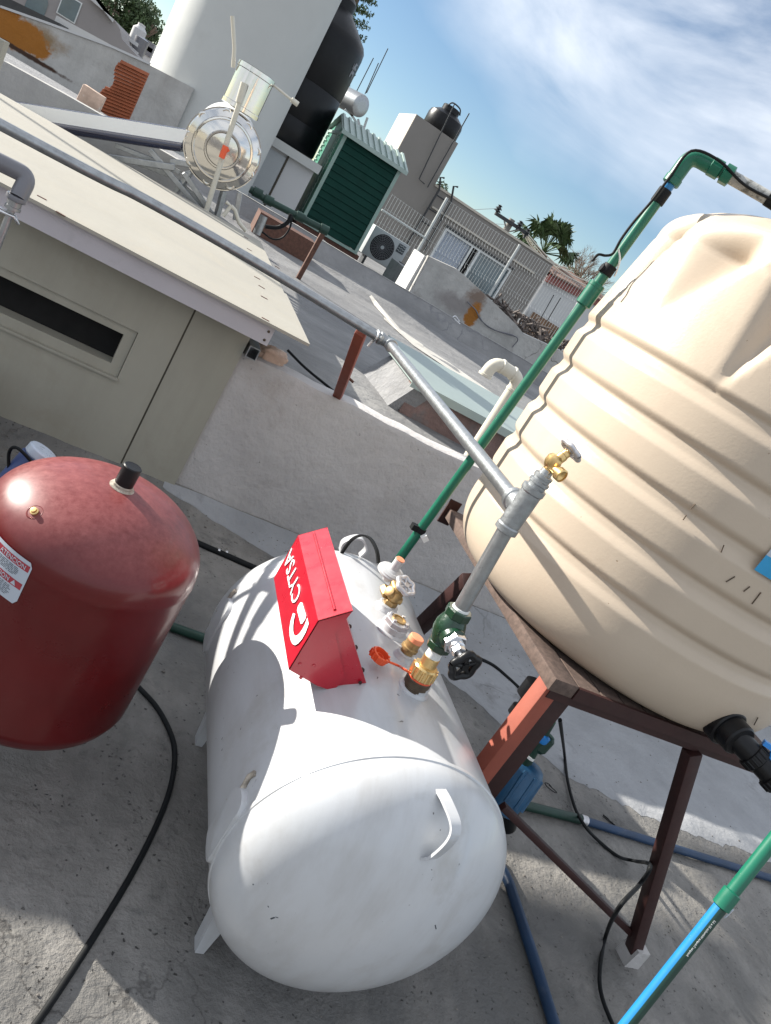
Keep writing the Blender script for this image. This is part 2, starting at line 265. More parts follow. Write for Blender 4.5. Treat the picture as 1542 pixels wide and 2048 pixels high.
def tube(bm, pts, r, seg=14, caps=True, rs=None):
    pts = [V3(p) for p in pts]; n = len(pts); rings = []
    u = None
    for i, p in enumerate(pts):
        d = (pts[min(i+1, n-1)]-pts[max(i-1, 0)]).normalized()
        if u is None: u, w = frame_of(d)
        else:
            u = (u-d*u.dot(d)).normalized(); w = d.cross(u)
        rr = rs[i] if rs else r
        rings.append([bm.verts.new(p+(u*math.cos(2*math.pi*k/seg)+w*math.sin(2*math.pi*k/seg))*rr) for k in range(seg)])
    for i in range(n-1):
        for k in range(seg): bm.faces.new((rings[i][k], rings[i][(k+1) % seg], rings[i+1][(k+1) % seg], rings[i+1][k]))
    if caps: bm.faces.new(rings[0][::-1]); bm.faces.new(rings[-1])
def smooth_path(pts, n=8):
    pts = [V3(p) for p in pts]; P = [pts[0]*2-pts[1]]+pts+[pts[-1]*2-pts[-2]]; o = []
    for i in range(1, len(P)-2):
        a, b, c, d = P[i-1:i+3]
        for k in range(n):
            t = k/n; o.append(0.5*((2*b)+(c-a)*t+(2*a-5*b+4*c-d)*t*t+(3*b-a-3*c+d)*t**3))
    o.append(pts[-1]); return o
def fillet_path(pts, rad, n=6):
    pts = [V3(p) for p in pts]; o = [pts[0]]
    for i in range(1, len(pts)-1):
        a, b, c = pts[i-1], pts[i], pts[i+1]; u = (a-b).normalized(); w = (c-b).normalized()
        p0 = b+u*rad; p2 = b+w*rad
        for k in range(n+1):
            t = k/n; o.append(p0*(1-t)**2+b*2*t*(1-t)+p2*t*t)
    o.append(pts[-1]); return o
def lathe(bm, prof, cen, ax=(0, 0, 1), seg=32, caps=True):
    """prof: list of (r, t) along axis"""
    ax = V3(ax).normalized(); u, w = frame_of(ax); cen = V3(cen); rings = []
    for r, t in prof:
        if r < 1e-5: rings.append([bm.verts.new(cen+ax*t)])
        else: rings.append([bm.verts.new(cen+ax*t+(u*math.cos(2*math.pi*k/seg)+w*math.sin(2*math.pi*k/seg))*r) for k in range(seg)])
    for i in range(len(rings)-1):
        a, b = rings[i], rings[i+1]
        for k in range(seg):
            k2 = (k+1) % seg
            if len(a) == 1 and len(b) == 1: continue
            if len(a) == 1: bm.faces.new((a[0], b[k], b[k2]))
            elif len(b) == 1: bm.faces.new((a[k], a[k2], b[0]))
            else: bm.faces.new((a[k], a[k2], b[k2], b[k]))
    if caps:
        if len(rings[0]) > 1: bm.faces.new(rings[0][::-1])
        if len(rings[-1]) > 1: bm.faces.new(rings[-1])
def prism(bm, poly, vec):
    """poly: list of 3d points (planar), extruded by vec"""
    a = [bm.verts.new(V3(p)) for p in poly]; b = [bm.verts.new(V3(p)+V3(vec)) for p in poly]
    n = len(a); bm.faces.new(a); bm.faces.new(b[::-1])
    for i in range(n): bm.faces.new((a[i], b[i], b[(i+1) % n], a[(i+1) % n]))
def hexa(bm, cen, ax, r, h, n=6): lathe(bm, [(r*0.93, 0), (r, h*0.12), (r, h*0.88), (r*0.93, h)], cen, ax, n)
def text_bm(s, size, depth=0.0008, font_scale=(1, 1)):
    cu = bpy.data.curves.new('lettering', 'FONT'); cu.body = s; cu.size = size; cu.extrude = depth; cu.align_x = 'LEFT'; cu.resolution_u = 3
    t = bpy.data.objects.new('lettering', cu); C.objects.link(t)
    dg = bpy.context.evaluated_depsgraph_get(); me = t.evaluated_get(dg).to_mesh()
    bm = NB(); bm.from_mesh(me); t.evaluated_get(dg).to_mesh_clear()
    bpy.data.objects.remove(t); bpy.data.curves.remove(cu)
    for v in bm.verts: v.co.x *= font_scale[0]; v.co.y *= font_scale[1]
    return bm
def place_bm(bm, org, ex, ey, ez=None):
    ex = V3(ex).normalized(); ey = V3(ey).normalized(); ez = ex.cross(ey)
    for v in bm.verts: v.co = V3(org)+ex*v.co.x+ey*v.co.y+ez*v.co.z
    return bm
def merge(bm, other):
    me = bpy.data.meshes.new('tmp'); other.to_mesh(me); other.free(); bm.from_mesh(me); bpy.data.meshes.remove(me)
def Z1(x, y): return (x*400/1542, y*400/1542)
def Z2(x, y): return (350+x*500/1542, y*500/1542)
def Z3(x, y): return (600+x*600/1542, 150+y*600/1542)
def Z6(x, y): return (550+x*600/1542, 400+y*600/1542)
FZ = -1.49       # our terrace floor
NZ = -0.85       # neighbour roof level

# ------------------------------------------------------------------ ground and roofs
bm = NB(); bmesh.ops.create_grid(bm, x_segments=2, y_segments=2, size=1500); bmesh.ops.translate(bm, verts=bm.verts, vec=(0, 0, -5.0))
struct(obj('ground', bm, M['asphalt']))
def wavy_grid(x0, x1, y0, y1, nx, ny, zf):
    bm = NB(); g = [[bm.verts.new((x0+(x1-x0)*i/nx, y0+(y1-y0)*j/ny, zf(x0+(x1-x0)*i/nx, y0+(y1-y0)*j/ny))) for i in range(nx+1)] for j in range(ny+1)]
    for j in range(ny):
        for i in range(nx): bm.faces.new((g[j][i], g[j][i+1], g[j+1][i+1], g[j+1][i]))
    return bm
def nzf(x, y, s, a): return a*noise.fractal(Vector((x*s, y*s, 3.1)), 1.0, 2.0, 4)
def floor_z(x, y):
    z = FZ + nzf(x, y, 2.2, 0.006) + nzf(x, y, 9, 0.003) - 0.006*max(0, noise.fractal(Vector((x*3.1, y*1.3, 9)), 1.0, 2.0, 4)-0.25)
    d = 3.2-y
    if d < 0.16: z += 0.09*((0.16-max(d, 0))/0.16)**2      # mortar fillet against the low wall
    return z
struct(obj('terrace_floor', wavy_grid(-4, 6, -2.5, 3.21, 420, 250, floor_z), M['floor'], smooth=60))
def edge_y(x):
    P_ = [(0.5, 3.17), (0.95, 3.08), (1.4, 2.9), (1.8, 2.6), (2.1, 2.32), (2.45, 2.06), (3.2, 1.97), (6, 1.88)]
    for (xa, ya), (xb, yb) in zip(P_, P_[1:]):
        if xa <= x <= xb: return ya+(yb-ya)*(x-xa)/(xb-xa)
bm = NB(); g = []
for i in range(241):
    x = 0.5+5.5*i/240; y0 = edge_y(x)+(nzf(x, 0, 5, 0.05)+nzf(x, 3, 22, 0.02))*min(1, max(0.15, (x-0.8)/1.0)); g.append([bm.verts.new((x, y0+(3.19-y0)*j/24, floor_z(x, y0+(3.19-y0)*j/24)+0.004*min(1, j)+0.001)) for j in range(25)])
for i in range(240):
    for j in range(24): bm.faces.new((g[i][j], g[i+1][j], g[i+1][j+1], g[i][j+1]))
m_coat = mat('pale_floor_coating', (0.30, 0.305, 0.315), 0.9, var=0.15, vs=3, bump=0.7, bs=26, bdist=0.012, dirt=((0.13, 0.125, 0.12), 3.0, 0.60, 0.7), streak=((0.22, 0.22, 0.22), (2.0, 5.0, 1.0), 0.4), crack=((0.10, 0.10, 0.10), 1.0, 0.01, 0.55))
struct(obj('floor_coating', bm, m_coat, smooth=60))
bm = NB(); box(bm, (-4, -2.5, -5.0), (6, 3.2, FZ-0.05)); struct(obj('building_base', bm, M['plaster']))
# low parapet wall
bm = NB()
n = 60; xs = [0.545+(6-0.545)*i/n for i in range(n+1)]
prof = []
for i, x in enumerate(xs):
    w = nzf(x, 0, 3.0, 0.012)
    ring = [(x, 3.2+nzf(x, 1, 3, 0.006), -1.60), (x, 3.2+nzf(x, 2, 3, 0.006), -0.765+w*0.5), (x, 3.215, -0.742+w), (x, 3.32, -0.738+w), (x, 3.34, -0.76+w), (x, 3.345, -1.60)]
    prof.append([bm.verts.new(p) for p in ring])
for i in range(n):
    for k in range(5): bm.faces.new((prof[i][k], prof[i][k+1], prof[i+1][k+1], prof[i+1][k]))
bm.faces.new(prof[0]); bm.faces.new(prof[-1][::-1])
lw = tag(obj('low_parapet_wall', bm, M['plaster'], smooth=50), 'low rendered wall with rough pale plaster behind the white gas tank', 'wall')
# neighbour's flat roof
def nroof_z(x, y): return NZ - 0.02*(y-3.3)*0.25 + nzf(x, y, 0.9, 0.015) + nzf(x, y, 4, 0.004) + (0.10*max(0, (y-9.0)) if y < 9.9 else 0.09)*1.0
nr = thing('neighbour_roof', 'neighbouring flat roof with patched grey coating beyond the low wall', 'roof', (4, 6, NZ))
obj('roof_surface', wavy_grid(-3, 9, 3.345, 10.0, 160, 110, nroof_z), M['roofcoat'], nr, smooth=60)
bm = NB(); box(bm, (-3, 3.35, -5), (9, 10.1, NZ-0.12)); obj('wall', bm, M['plaster'], nr)
bm = NB()
for a, b in ((-3, 1.9), (1.9, 9)):
    prism(bm, [(a, 9.72, NZ-0.05), (a, 9.98, -0.60), (a, 10.12, -0.60), (a, 10.14, -1.6), (a, 9.72, -1.6)], (b-a, 0, 0))
obj('kerb', bm, M['roofcoat'], nr)
bm = NB(); n = 60
v_ = [[bm.verts.new((-3+12*k/n, y, -0.597+nzf(k, y, 0.9, 0.008))) for y in (9.975, 10.03)] for k in range(n+1)]
for k in range(n): bm.faces.new((v_[k][0], v_[k+1][0], v_[k+1][1], v_[k][1]))
obj('kerb_edge', bm, mat('pale_kerb_paint', (0.40, 0.39, 0.37), 0.9, var=0.2, vs=5), nr)
m_pale = mat('pale_repair_strip', (0.46, 0.44, 0.40), 0.9, var=0.15, vs=8, bump=0.4, bs=30, dirt=((0.25, 0.24, 0.23), 12, 0.55, 0.8))  # pale strips paint in the sunlit slits along the roof crease
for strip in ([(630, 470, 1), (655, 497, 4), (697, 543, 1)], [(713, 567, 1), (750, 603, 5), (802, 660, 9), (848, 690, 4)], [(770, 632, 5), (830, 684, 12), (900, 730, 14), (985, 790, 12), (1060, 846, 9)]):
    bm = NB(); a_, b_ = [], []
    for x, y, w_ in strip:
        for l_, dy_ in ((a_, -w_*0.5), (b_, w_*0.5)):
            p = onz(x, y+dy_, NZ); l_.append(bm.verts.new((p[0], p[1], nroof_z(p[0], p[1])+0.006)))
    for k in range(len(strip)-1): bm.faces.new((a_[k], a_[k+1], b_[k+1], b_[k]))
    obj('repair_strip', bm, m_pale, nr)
bm = NB(); box(bm, (-3, 10.14, -5), (16, 19, -0.93)); tag(obj('rear_roof', bm, M['roofcoat']), 'lower grey roof deck beneath the green shed and air conditioner', 'roof')

# ------------------------------------------------------------------ shack with flat roof
sh = thing('rooftop_shack', 'cream board shack with flat overhanging roof and slot window', 'shack', (-0.5, 4.2, FZ))
# front wall with window hole (y 3.2)
WX0, WX1, WZ0, WZ1 = -0.80, 0.102, -1.024, -0.893
bm = NB(); yA, yB = 3.185, 3.26
for lo_, hi in (((-2.6, yA, FZ-0.03), (WX0-0.045, yB, -0.60)), ((WX1+0.045, yA, FZ-0.03), (0.300, yB, -0.60)), ((WX0-0.045, yA, WZ1+0.036), (WX1+0.045, yB, -0.60)), ((WX0-0.045, yA, FZ-0.03), (WX1+0.045, yB, WZ0-0.045))):
    box(bm, lo_, hi)
box(bm, (0.3075, yA+0.002, FZ-0.03), (0.545, yB, -0.60)); box(bm, (0.478, yB, FZ-0.03), (0.545, 5.6, -0.60)); box(bm, (-2.6, 5.5, FZ-0.5), (0.478, 5.6, -0.60))
fw = obj('wall', bm, M['shackwall'], sh)
bm = NB(); box(bm, (0.300, yA+0.004, FZ), (0.3075, yB-0.01, -0.61)); obj('board_joint', bm, M['joint'], sh)
bm = NB()
f0, f1 = yA+0.012, yB+0.03
box(bm, (WX0-0.043, f0, WZ1), (WX1+0.043, f1, WZ1+0.034)); box(bm, (WX0-0.043, f0, WZ0-0.043), (WX1+0.043, f1, WZ0)); box(bm, (WX1, f0, WZ0), (WX1+0.043, f1, WZ1)); box(bm, (WX0-0.043, f0, WZ0), (WX0, f1, WZ1))
win = obj('window', bm, M['shackwall'], sh)
bm = NB(); box(bm, (WX0-0.05, yA-0.012, WZ0-0.052), (WX1+0.05, yA+0.012, WZ0-0.042)); obj('sill', bm, M['shackwall'], win)
bm = NB(); box(bm, (WX0, yB+0.02, WZ0), (WX1, yB+0.03, WZ1)); obj('pane', bm, M['voidblack'], win)
# roof sheet
bm = NB(); A = ony(618, 686, 3.02); Bc = ony(39, 392, 3.02); zr = -0.549
prism(bm, [(-2.8, 3.02, zr), (0.735, 3.02, zr), (0.735, 3.95, zr), (0.722, 3.95, zr), (0.722, 5.62, zr), (-2.8, 5.62, zr)], (0, 0, -0.012))
rs = obj('roof', bm, M['board'], sh)
for px, py in ((1265, 758), (1282, 820), (1322, 965), (1345, 1012), (1358, 1066), (1365, 1178), (312, 635), (215, 552), (1425, 910)):
    p = onz(px*600/1542, 180+py*600/1542, zr+0.0015)
    a = random.uniform(-0.3, 0.3); r = Matrix.Rotation(a, 3, 'Z')
    bm = NB(); box(bm, (p[0]-0.016, p[1]-0.005, zr-0.001), (p[0]+0.016, p[1]+0.006, zr+0.002), r); obj('fixing_slot', bm, M['rust'], rs)
bm = NB(); box(bm, (-2.8, 3.042, -0.640), (0.592, 3.062, -0.5635)); fa = obj('fascia', bm, M['fascia'], sh)
for z in (-0.585, -0.622):
    bm = NB(); lathe(bm, [(0.006, 0), (0.005, 0.003), (0, 0.004)], (0.572, 3.042, z), (0, -1, 0), 10); obj('screw', bm, M['darkbrass'], fa, smooth=40)
bm = NB(); box(bm, (-2.8, 3.045, -0.600), (0.575, 3.2, -0.5620)); box(bm, (0.47, 3.062, -0.640), (0.545, 5.5, -0.5625)); obj('soffit', bm, M['shackwall'], sh)
# open end of steel tube under the roof corner
bm = NB()
x0, x1, z0, z1 = 0.553, 0.600, -0.742, -0.690
for lo_, hi in (((x0, 3.15, z0), (x0+0.004, 3.6, z1)), ((x1-0.004, 3.15, z0), (x1, 3.6, z1)), ((x0+.004, 3.15, z0), (x1-.004, 3.6, z0+0.004)), ((x0+.004, 3.15, z1-0.004), (x1-.004, 3.6, z1))): box(bm, lo_, hi)
box(bm, (x0+.004, 3.3, z0+.004), (x1-.004, 3.31, z1-.004))
obj('tube_end', bm, M['galv'], sh)
# unseen board added on the roof edge, outside the frame, to cast shade
bm = NB(); prism(bm, [(-7.5, 3.02, zr+0.001), (-0.575, 3.02, zr+0.001), (-0.575, 3.02, -0.150), (-7.5, 3.02, -0.40)], (0, 0.08, 0)); tag(obj('roof_edge_board', bm, M['shackwall']), 'upstanding board along the front roof edge at the left end of the shack', 'board')
et = thing('tilted_panel', 'sloping metal panel raised on two slim posts beyond the left frame edge', 'panel', (-6, 7.5, -5))  # added out of view, outline cut to shade the floor at right
bm = NB(); prism(bm, [(-6, 6.95, 2.22), (-6, 7.2, 2.32), (-6, 8.06, 2.88), (-6, 8.54, 2.90), (-6, 9.3, 3.36), (-6, 9.3, 3.62), (-6, 8.3, 3.12), (-6, 7.4, 2.74), (-6, 6.95, 2.62)], (0.03, 0, 0)); obj('sheet', bm, M['galv'], et)
for yy, zz in ((7.05, 2.3), (9.1, 3.3)):
    bm = NB(); tube(bm, [(-6.02, yy, -5), (-6.02, yy, zz)], 0.03, 10); obj('post', bm, M['galv'], et, smooth=40)
# broken masonry at the wall corner
def rubble(name, c, r, m, label, cat, sq=(1, 1, 1), seed=0):
    bm = NB(); bmesh.ops.create_icosphere(bm, subdivisions=4, radius=1.0)
    for v in bm.verts:
        q = v.co.copy(); q = Vector([math.copysign(abs(t)**0.6, t) for t in q])
        k = 1+0.25*noise.fractal(q*1.6+Vector((seed, 0, 0)), 1.0, 2.0, 4)
        v.co = Vector((q.x*sq[0]*r*k, q.y*sq[1]*r*k, q.z*sq[2]*r*k))+V3(c)
    return tag(obj(name, bm, m, smooth=50), label, cat)
rubble('mortar_lump', (0.68, 3.32, -0.735), 0.055, M['brick'], 'lump of broken mortar on the wall under the shack roof corner', 'rubble', (1.3, 0.9, 0.8), 3)

# ------------------------------------------------------------------ white gas tank
GX, GZ, GR = 0.867, -1.097, 0.305; GY0, GY1, GD = 1.035, 1.80, 0.155
def gtop(x): return GZ+math.sqrt(max(0, GR*GR-(x-GX)**2))
def cyl_hit(px, py, r=GR):
    v = ray(px, py); a = v[0]**2+v[2]**2; b = -2*(v[0]*GX+v[2]*GZ); c = GX**2+GZ**2-r*r
    return V3(v*((-b-math.sqrt(b*b-4*a*c))/2/a))
def dome_hit(px, py):
    v = ray(px, py); s = np.array([1/GR, 1/GD, 1/GR]); o = -np.array([GX, GY0, GZ])*s; d = v*s
    a = d@d; b = 2*o@d; c = o@o-1; D = b*b-4*a*c
    return V3(v*((-b-math.sqrt(max(D, 0)))/2/a))
gt = thing('gas_tank', 'big white horizontal gas tank lying behind the green valve and red hood', 'gas tank', (GX, 1.42, FZ))
bm = NB(); pr = []
for k in range(0, 21): a = math.pi/2*k/20; pr.append((GR*math.sin(a), GY0-GD*math.cos(a)))
pr += [(GR+0.0003, GY0+0.004), (GR+0.0026, GY0+0.006), (GR+0.0030, GY0+0.012), (GR+0.0020, GY0+0.016), (GR, GY0+0.018), (GR, GY0+0.022)]
pr += [(GR, GY0+0.022+(GY1-GY0-0.044)*k/8) for k in range(1, 9)]
pr += [(GR+0.003, GY1-0.01)]
for k in range(20, -1, -1): a = math.pi/2*k/20; pr.append((GR*math.sin(a), GY1+GD*math.cos(a)))
lathe(bm, pr, (GX, 0, GZ), (0, 1, 0), 96, False)
body = obj('tank_body', bm, M['gaswhite'], gt, smooth=40)
def surf_pad(pts_ang_y, thick=0.008, grow=0.0):
    """rounded pad: closed loop in (angle, y) on the cylinder"""
    bm = NB(); n = len(pts_ang_y); c = np.mean(pts_ang_y, axis=0); rings = []
    for s, h in ((1.08, -0.003), (1.04, thick*0.5), (1.0, thick), (0.6, thick*1.05), (0.25, thick*1.05)):
        ring = []
        for a, y in pts_ang_y:
            aa = c[0]+(a-c[0])*s; yy = c[1]+(y-c[1])*s
            ring.append(bm.verts.new((GX+(GR+h)*math.cos(aa), yy, GZ+(GR+h)*math.sin(aa))))
        rings.append(ring)
    for i in range(len(rings)-1):
        for k in range(n): bm.faces.new((rings[i][k], rings[i][(k+1) % n], rings[i+1][(k+1) % n], rings[i+1][k]))
    bm.faces.new(rings[-1]); return bm
def pad_loop(a0, a1, y0, y1, r):
    pts = []
    ra = r/GR
    for (ca, cy, s) in ((a1-ra, y1-r, 0), (a0+ra, y1-r, 1), (a0+ra, y0+r, 2), (a1-ra, y0+r, 3)):
        for k in range(5): t = math.pi/2*(s+k/4); pts.append((ca+ra*math.cos(t), cy+r*math.sin(t)))
    return pts
for y0, y1 in ((1.045, 1.115), (1.705, 1.775)):
    for a0, a1 in ((R_(166), R_(196)), (R_(-16), R_(14))):
        obj('mounting_pad', surf_pad(pad_loop(a0, a1, y0, y1, 0.028), 0.010), M['gaswhite'], gt, smooth=40)
for yy in (1.095, 1.72):
    for s in (-1, 1):
        bm = NB(); prism(bm, [(GX+s*0.150, yy, GZ-0.24), (GX+s*0.205, yy, GZ-0.20), (GX+s*0.185, yy, FZ), (GX+s*0.165, yy, FZ)], (0, 0.006, 0)); prism(bm, [(GX+s*0.200, yy+0.006, GZ-0.20), (GX+s*0.206, yy+0.006, GZ-0.20), (GX+s*0.186, yy+0.006, FZ), (GX+s*0.180, yy+0.006, FZ)], (0, 0.03, 0)); obj('leg', bm, M['gaswhite'], gt)
# rusty welds on the pads
for c, ang in (((0, 1.105), 158), ((0, 1.765), 160)):
    bm = NB(); a = R_(ang); tube(bm, [(GX+(GR+0.003)*math.cos(a+R_(t)), c[1]+0.012*math.sin(t*0.4), GZ+(GR+0.003)*math.sin(a+R_(t))) for t in range(2, 20, 3)], 0.006, 8)
    obj('weld', bm, M['weldrust'], gt, smooth=60)
# lifting strap handles
def strap(pts, w, th, wd):
    bm = NB(); P = smooth_path(pts, 6); wd = V3(wd).normalized(); n = len(P); rings = []
    for i, p in enumerate(P):
        d = (P[min(i+1, n-1)]-P[max(i-1, 0)]).normalized(); nn = d.cross(wd).normalized(); w2 = nn.cross(d)
        rings.append([bm.verts.new(p+w2*a*w/2+nn*b*th/2) for a, b in ((-1, -1), (1, -1), (1, 1), (-1, 1))])
    for i in range(n-1):
        for k in range(4): bm.faces.new((rings[i][k], rings[i][(k+1) % 4], rings[i+1][(k+1) % 4], rings[i+1][k]))
    bm.faces.new(rings[0]); bm.faces.new(rings[-1]); return bm
p1 = dome_hit(882, 1583); p2 = dome_hit(852, 1718)
out_d = Vector((0.25, -0.86, 0.45)).normalized()
mid = (p1+p2)/2
pts = [p1+Vector((0, 0.004, 0.0)), p1+out_d*0.022+(p2-p1)*0.10, p1+out_d*0.052+(p2-p1)*0.32, p1+out_d*0.050+(p2-p1)*0.55, p2+out_d*0.018-(p2-p1)*0.10, p2-out_d*0.004]
obj('handle', strap(pts, 0.024, 0.005, (0.94, 0.28, 0.10)), M['gaswhite'], gt, smooth=40)
q = cyl_hit(705, 1120); q1 = Vector((0.80, 1.84, gtop(0.80)-0.008)); q2 = Vector((0.86, 1.84, gtop(0.86)-0.008))
obj('handle', strap([q1, q1+Vector((-0.004, 0, 0.03)), (q1+q2)/2+Vector((0, 0, 0.055)), q2+Vector((0.004, 0, 0.03)), q2], 0.024, 0.005, (0, 1, 0)), M['gaswhite'], gt, smooth=40)
# collars welded on top
for (x, y, r, h) in ((0.87, 1.262, 0.030, 0.022), (0.873, 1.375, 0.021, 0.014), (0.868, 1.475, 0.034, 0.020), (0.878, 1.575, 0.026, 0.014)):
    bm = NB(); lathe(bm, [(r*1.28, -0.012), (r*1.22, 0.001), (r*1.03, 0.006), (r, 0.010), (r, h), (r*0.9, h+0.002)], (x, y, gtop(x)), (0, 0, 1), 28); obj('collar', bm, M['gaswhite'], gt, smooth=35)
# gauge plate
bm = NB(); hexa(bm, (0.868, 1.475, gtop(0.868)+0.020), (0, 0, 1), 0.033, 0.014, 8)
ga = obj('level_gauge', bm, M['alu'], gt)
bm = NB(); lathe(bm, [(0.018, 0), (0.018, 0.004), (0.014, 0.004), (0.014, 0.002), (0, 0.002)], (0.868, 1.475, gtop(0.868)+0.034), (0, 0, 1), 20); obj('dial', bm, M['oldbrass'], ga, smooth=30)
for k in range(4):
    bm = NB(); a = R_(45+90*k); hexa(bm, (0.868+0.024*math.cos(a), 1.475+0.024*math.sin(a), gtop(0.868)+0.034), (0, 0, 1), 0.0045, 0.006); obj('screw', bm, M['steel'], ga)
# relief valve
bm = NB(); lathe(bm, [(0.016, 0), (0.016, 0.014), (0.021, 0.016), (0.021, 0.022), (0.018, 0.024), (0.018, 0.046)], (0.873, 1.375, gtop(0.873)+0.010), (0.05, 0.0, 1), 24)
rv = obj('relief_valve', bm, M['oldbrass'], gt, smooth=30)
bm = NB(); lathe(bm, [(0.0182, 0.040), (0.0182, 0.051), (0.016, 0.0525), (0, 0.053)], (0.873, 1.375, gtop(0.873)+0.010), (0.05, 0.0, 1), 24); obj('cap', bm, M['orangecap'], rv, smooth=30)
# service valve, handwheel
def wheel(bm, c, ax, r, th, lobes=6, spokes=True, rim=0.0075):
    ax = V3(ax).normalized(); u, w = frame_of(ax); c = V3(c); N = lobes*10; P = []
    for k in range(N+1):
        a = 2*math.pi*k/N; rr = r*(1+0.10*math.cos(lobes*a)); P.append(c+(u*math.cos(a)+w*math.sin(a))*rr)
    tube(bm, P, rim, 10, False)
    if spokes:
        for k in range(lobes):
            a = 2*math.pi*k/lobes; tube(bm, [c, c+(u*math.cos(a)+w*math.sin(a))*r], rim*0.62, 8)
    lathe(bm, [(r*0.34, -th/2), (r*0.36, 0), (r*0.30, th/2)], c, ax, 18)
bx, by, bz = 0.878, 1.575, gtop(0.878)+0.012
bm = NB(); hexa(bm, (bx, by, bz), (0, 0, 1), 0.019, 0.016); lathe(bm, [(0.013, 0.014), (0.015, 0.022), (0.018, 0.034), (0.018, 0.046), (0.011, 0.050), (0.011, 0.060)], (bx, by, bz), (0, 0, 1), 20)
lathe(bm, [(0.013, 0.0), (0.013, 0.030), (0.010, 0.031)], (bx, by, bz+0.040), (-0.15, 1, 0.25), 18)
lathe(bm, [(0.013, 0.0), (0.014, 0.024), (0.010, 0.026)], (bx-0.005, by, bz+0.030), (-0.9, -0.3, 0.5), 18)
lathe(bm, [(0.010, 0.0), (0.010, 0.022), (0.007, 0.024)], (bx, by, bz+0.022), (1, -0.2, 0.1), 16)
sv = obj('service_valve', bm, M['oldbrass'], gt, smooth=30)
bm = NB(); wheel(bm, (bx+0.004, by-0.012, bz+0.072), (0.1, -0.45, 1), 0.024, 0.012, 6, True, 0.0062); obj('handwheel', bm, M['alu'], sv, smooth=50)
# regulator disc
rc = Vector((0.868, 1.640, -0.722)); rax = Vector((-0.02, -0.12, 1.0)).normalized()
rg = thing('gas_regulator', 'grey disc gas regulator with orange plugged neck on top of tank', 'regulator', rc)
bm = NB(); lathe(bm, [(0.010, -0.028), (0.016, -0.016), (0.033, -0.009), (0.0385, -0.005), (0.0385, 0.0), (0.036, 0.002), (0.035, 0.005), (0.027, 0.009), (0.024, 0.009), (0.017, 0.013)], rc, rax, 40); obj('body', bm, M['greymetal'], rg, smooth=25)
bm = NB(); lathe(bm, [(0.016, 0.008), (0.0130, 0.015), (0.0130, 0.040), (0.0138, 0.041), (0.0138, 0.043)], rc, rax, 26); nk = obj('neck', bm, M['greymetal'], rg, smooth=25)
bm = NB(); lathe(bm, [(0.0118, 0.0435), (0.0118, 0.046), (0, 0.0465)], rc, rax, 26); obj('plug', bm, M['orangecap'], nk, smooth=25)
bm = NB(); hexa(bm, rc+Vector((-0.01, -0.03, -0.034)), (0.1, -1, -0.1), 0.013, 0.03); obj('inlet_nut', bm, M['oldbrass'], rg)
bm = strap([rc+Vector((-0.028, 0.035, -0.005)), rc+Vector((-0.036, 0.07, 0.012)), rc+Vector((-0.045, 0.12, 0.014)), rc+Vector((-0.06, 0.15, 0.000)), rc+Vector((-0.07, 0.17, -0.04)), rc+Vector((-0.07, 0.175, -0.12))], 0.010, 0.005, (1, 0.4, 0.1)); obj('pigtail', bm, M['rubber'], rg, smooth=40)

for (xa, ya, xb, yb, w_) in ((520, 1930, 570, 1860, .0006), (575, 1850, 598, 1815, .0005), (745, 1870, 775, 1830, .0006), (542, 1838, 550, 1835, .0022), (551, 1834, 557, 1836, .0018), (536, 1812, 538, 1815, .0018), (506, 1770, 508, 1769, .0018), (870, 1850, 872, 1858, .002), (700, 1900, 720, 1880, .0006)):
    bm = NB(); P = []
    for t in (0, .33, .66, 1): P.append(dome_hit(xa+(xb-xa)*t, ya+(yb-ya)*t)+Vector((0, 0.0006 if w_ < .0015 else 0.0012, 0)))
    tube(bm, P, w_, 5); obj('scratch', bm, M['greypvc'] if w_ < .0015 else M['textblack'], body)
# ------------------------------------------------------------------ red valve hood
BY0, BY1 = 1.25, 1.60
hood = thing('valve_hood', 'red sheet metal valve hood with white lettering tipped open on gas tank', 'valve hood', (0.66, 1.42, -0.84))
Cc, Dd, Ee, Ff = (0.585, -0.836), (0.583, -0.707), (0.636, -0.659), (0.632, -0.722)
T_ = 0.0022
def xz(p, y): return (p[0], y, p[1])
bm = NB()
def plate(bm, a, b, y0, y1, nrm, t=T_):
    n = Vector((nrm[0], 0, nrm[1])).normalized()*-t
    prism(bm, [xz(a, y0), xz(b, y0), xz(b, y1), xz(a, y1)], n)
plate(bm, Cc, Dd, BY0, BY1, (-1, 0)); plate(bm, Dd, Ee, BY0, BY1, (-0.67, 0.74))
endp = [Cc, Dd, Ee, (0.630, -0.721), (0.704, -0.811), (0.699, -0.853), (0.66, -0.852)]
for y in (BY0, BY1-T_): prism(bm, [xz(p, y) for p in endp], (0, T_, 0))
lid = obj('hood_cover', bm, M['redbox'], hood)
bm = NB()
nD = Vector((-(Ee[1]-Dd[1]), 0, Ee[0]-Dd[0])).normalized()
if nD.z < 0: nD = -nD
dv = Vector((Ee[0]-Dd[0], 0, Ee[1]-Dd[1]))
b0 = Vector((Dd[0], 0, Dd[1]))+dv*0.52
tube(bm, [b0+Vector((0, BY0+0.018, 0))+nD*0.0005, b0+Vector((0, BY1-0.012, 0))+nD*0.0005], 0.0032, 10)
obj('pressed_rib', bm, M['redbox'], lid, smooth=60)
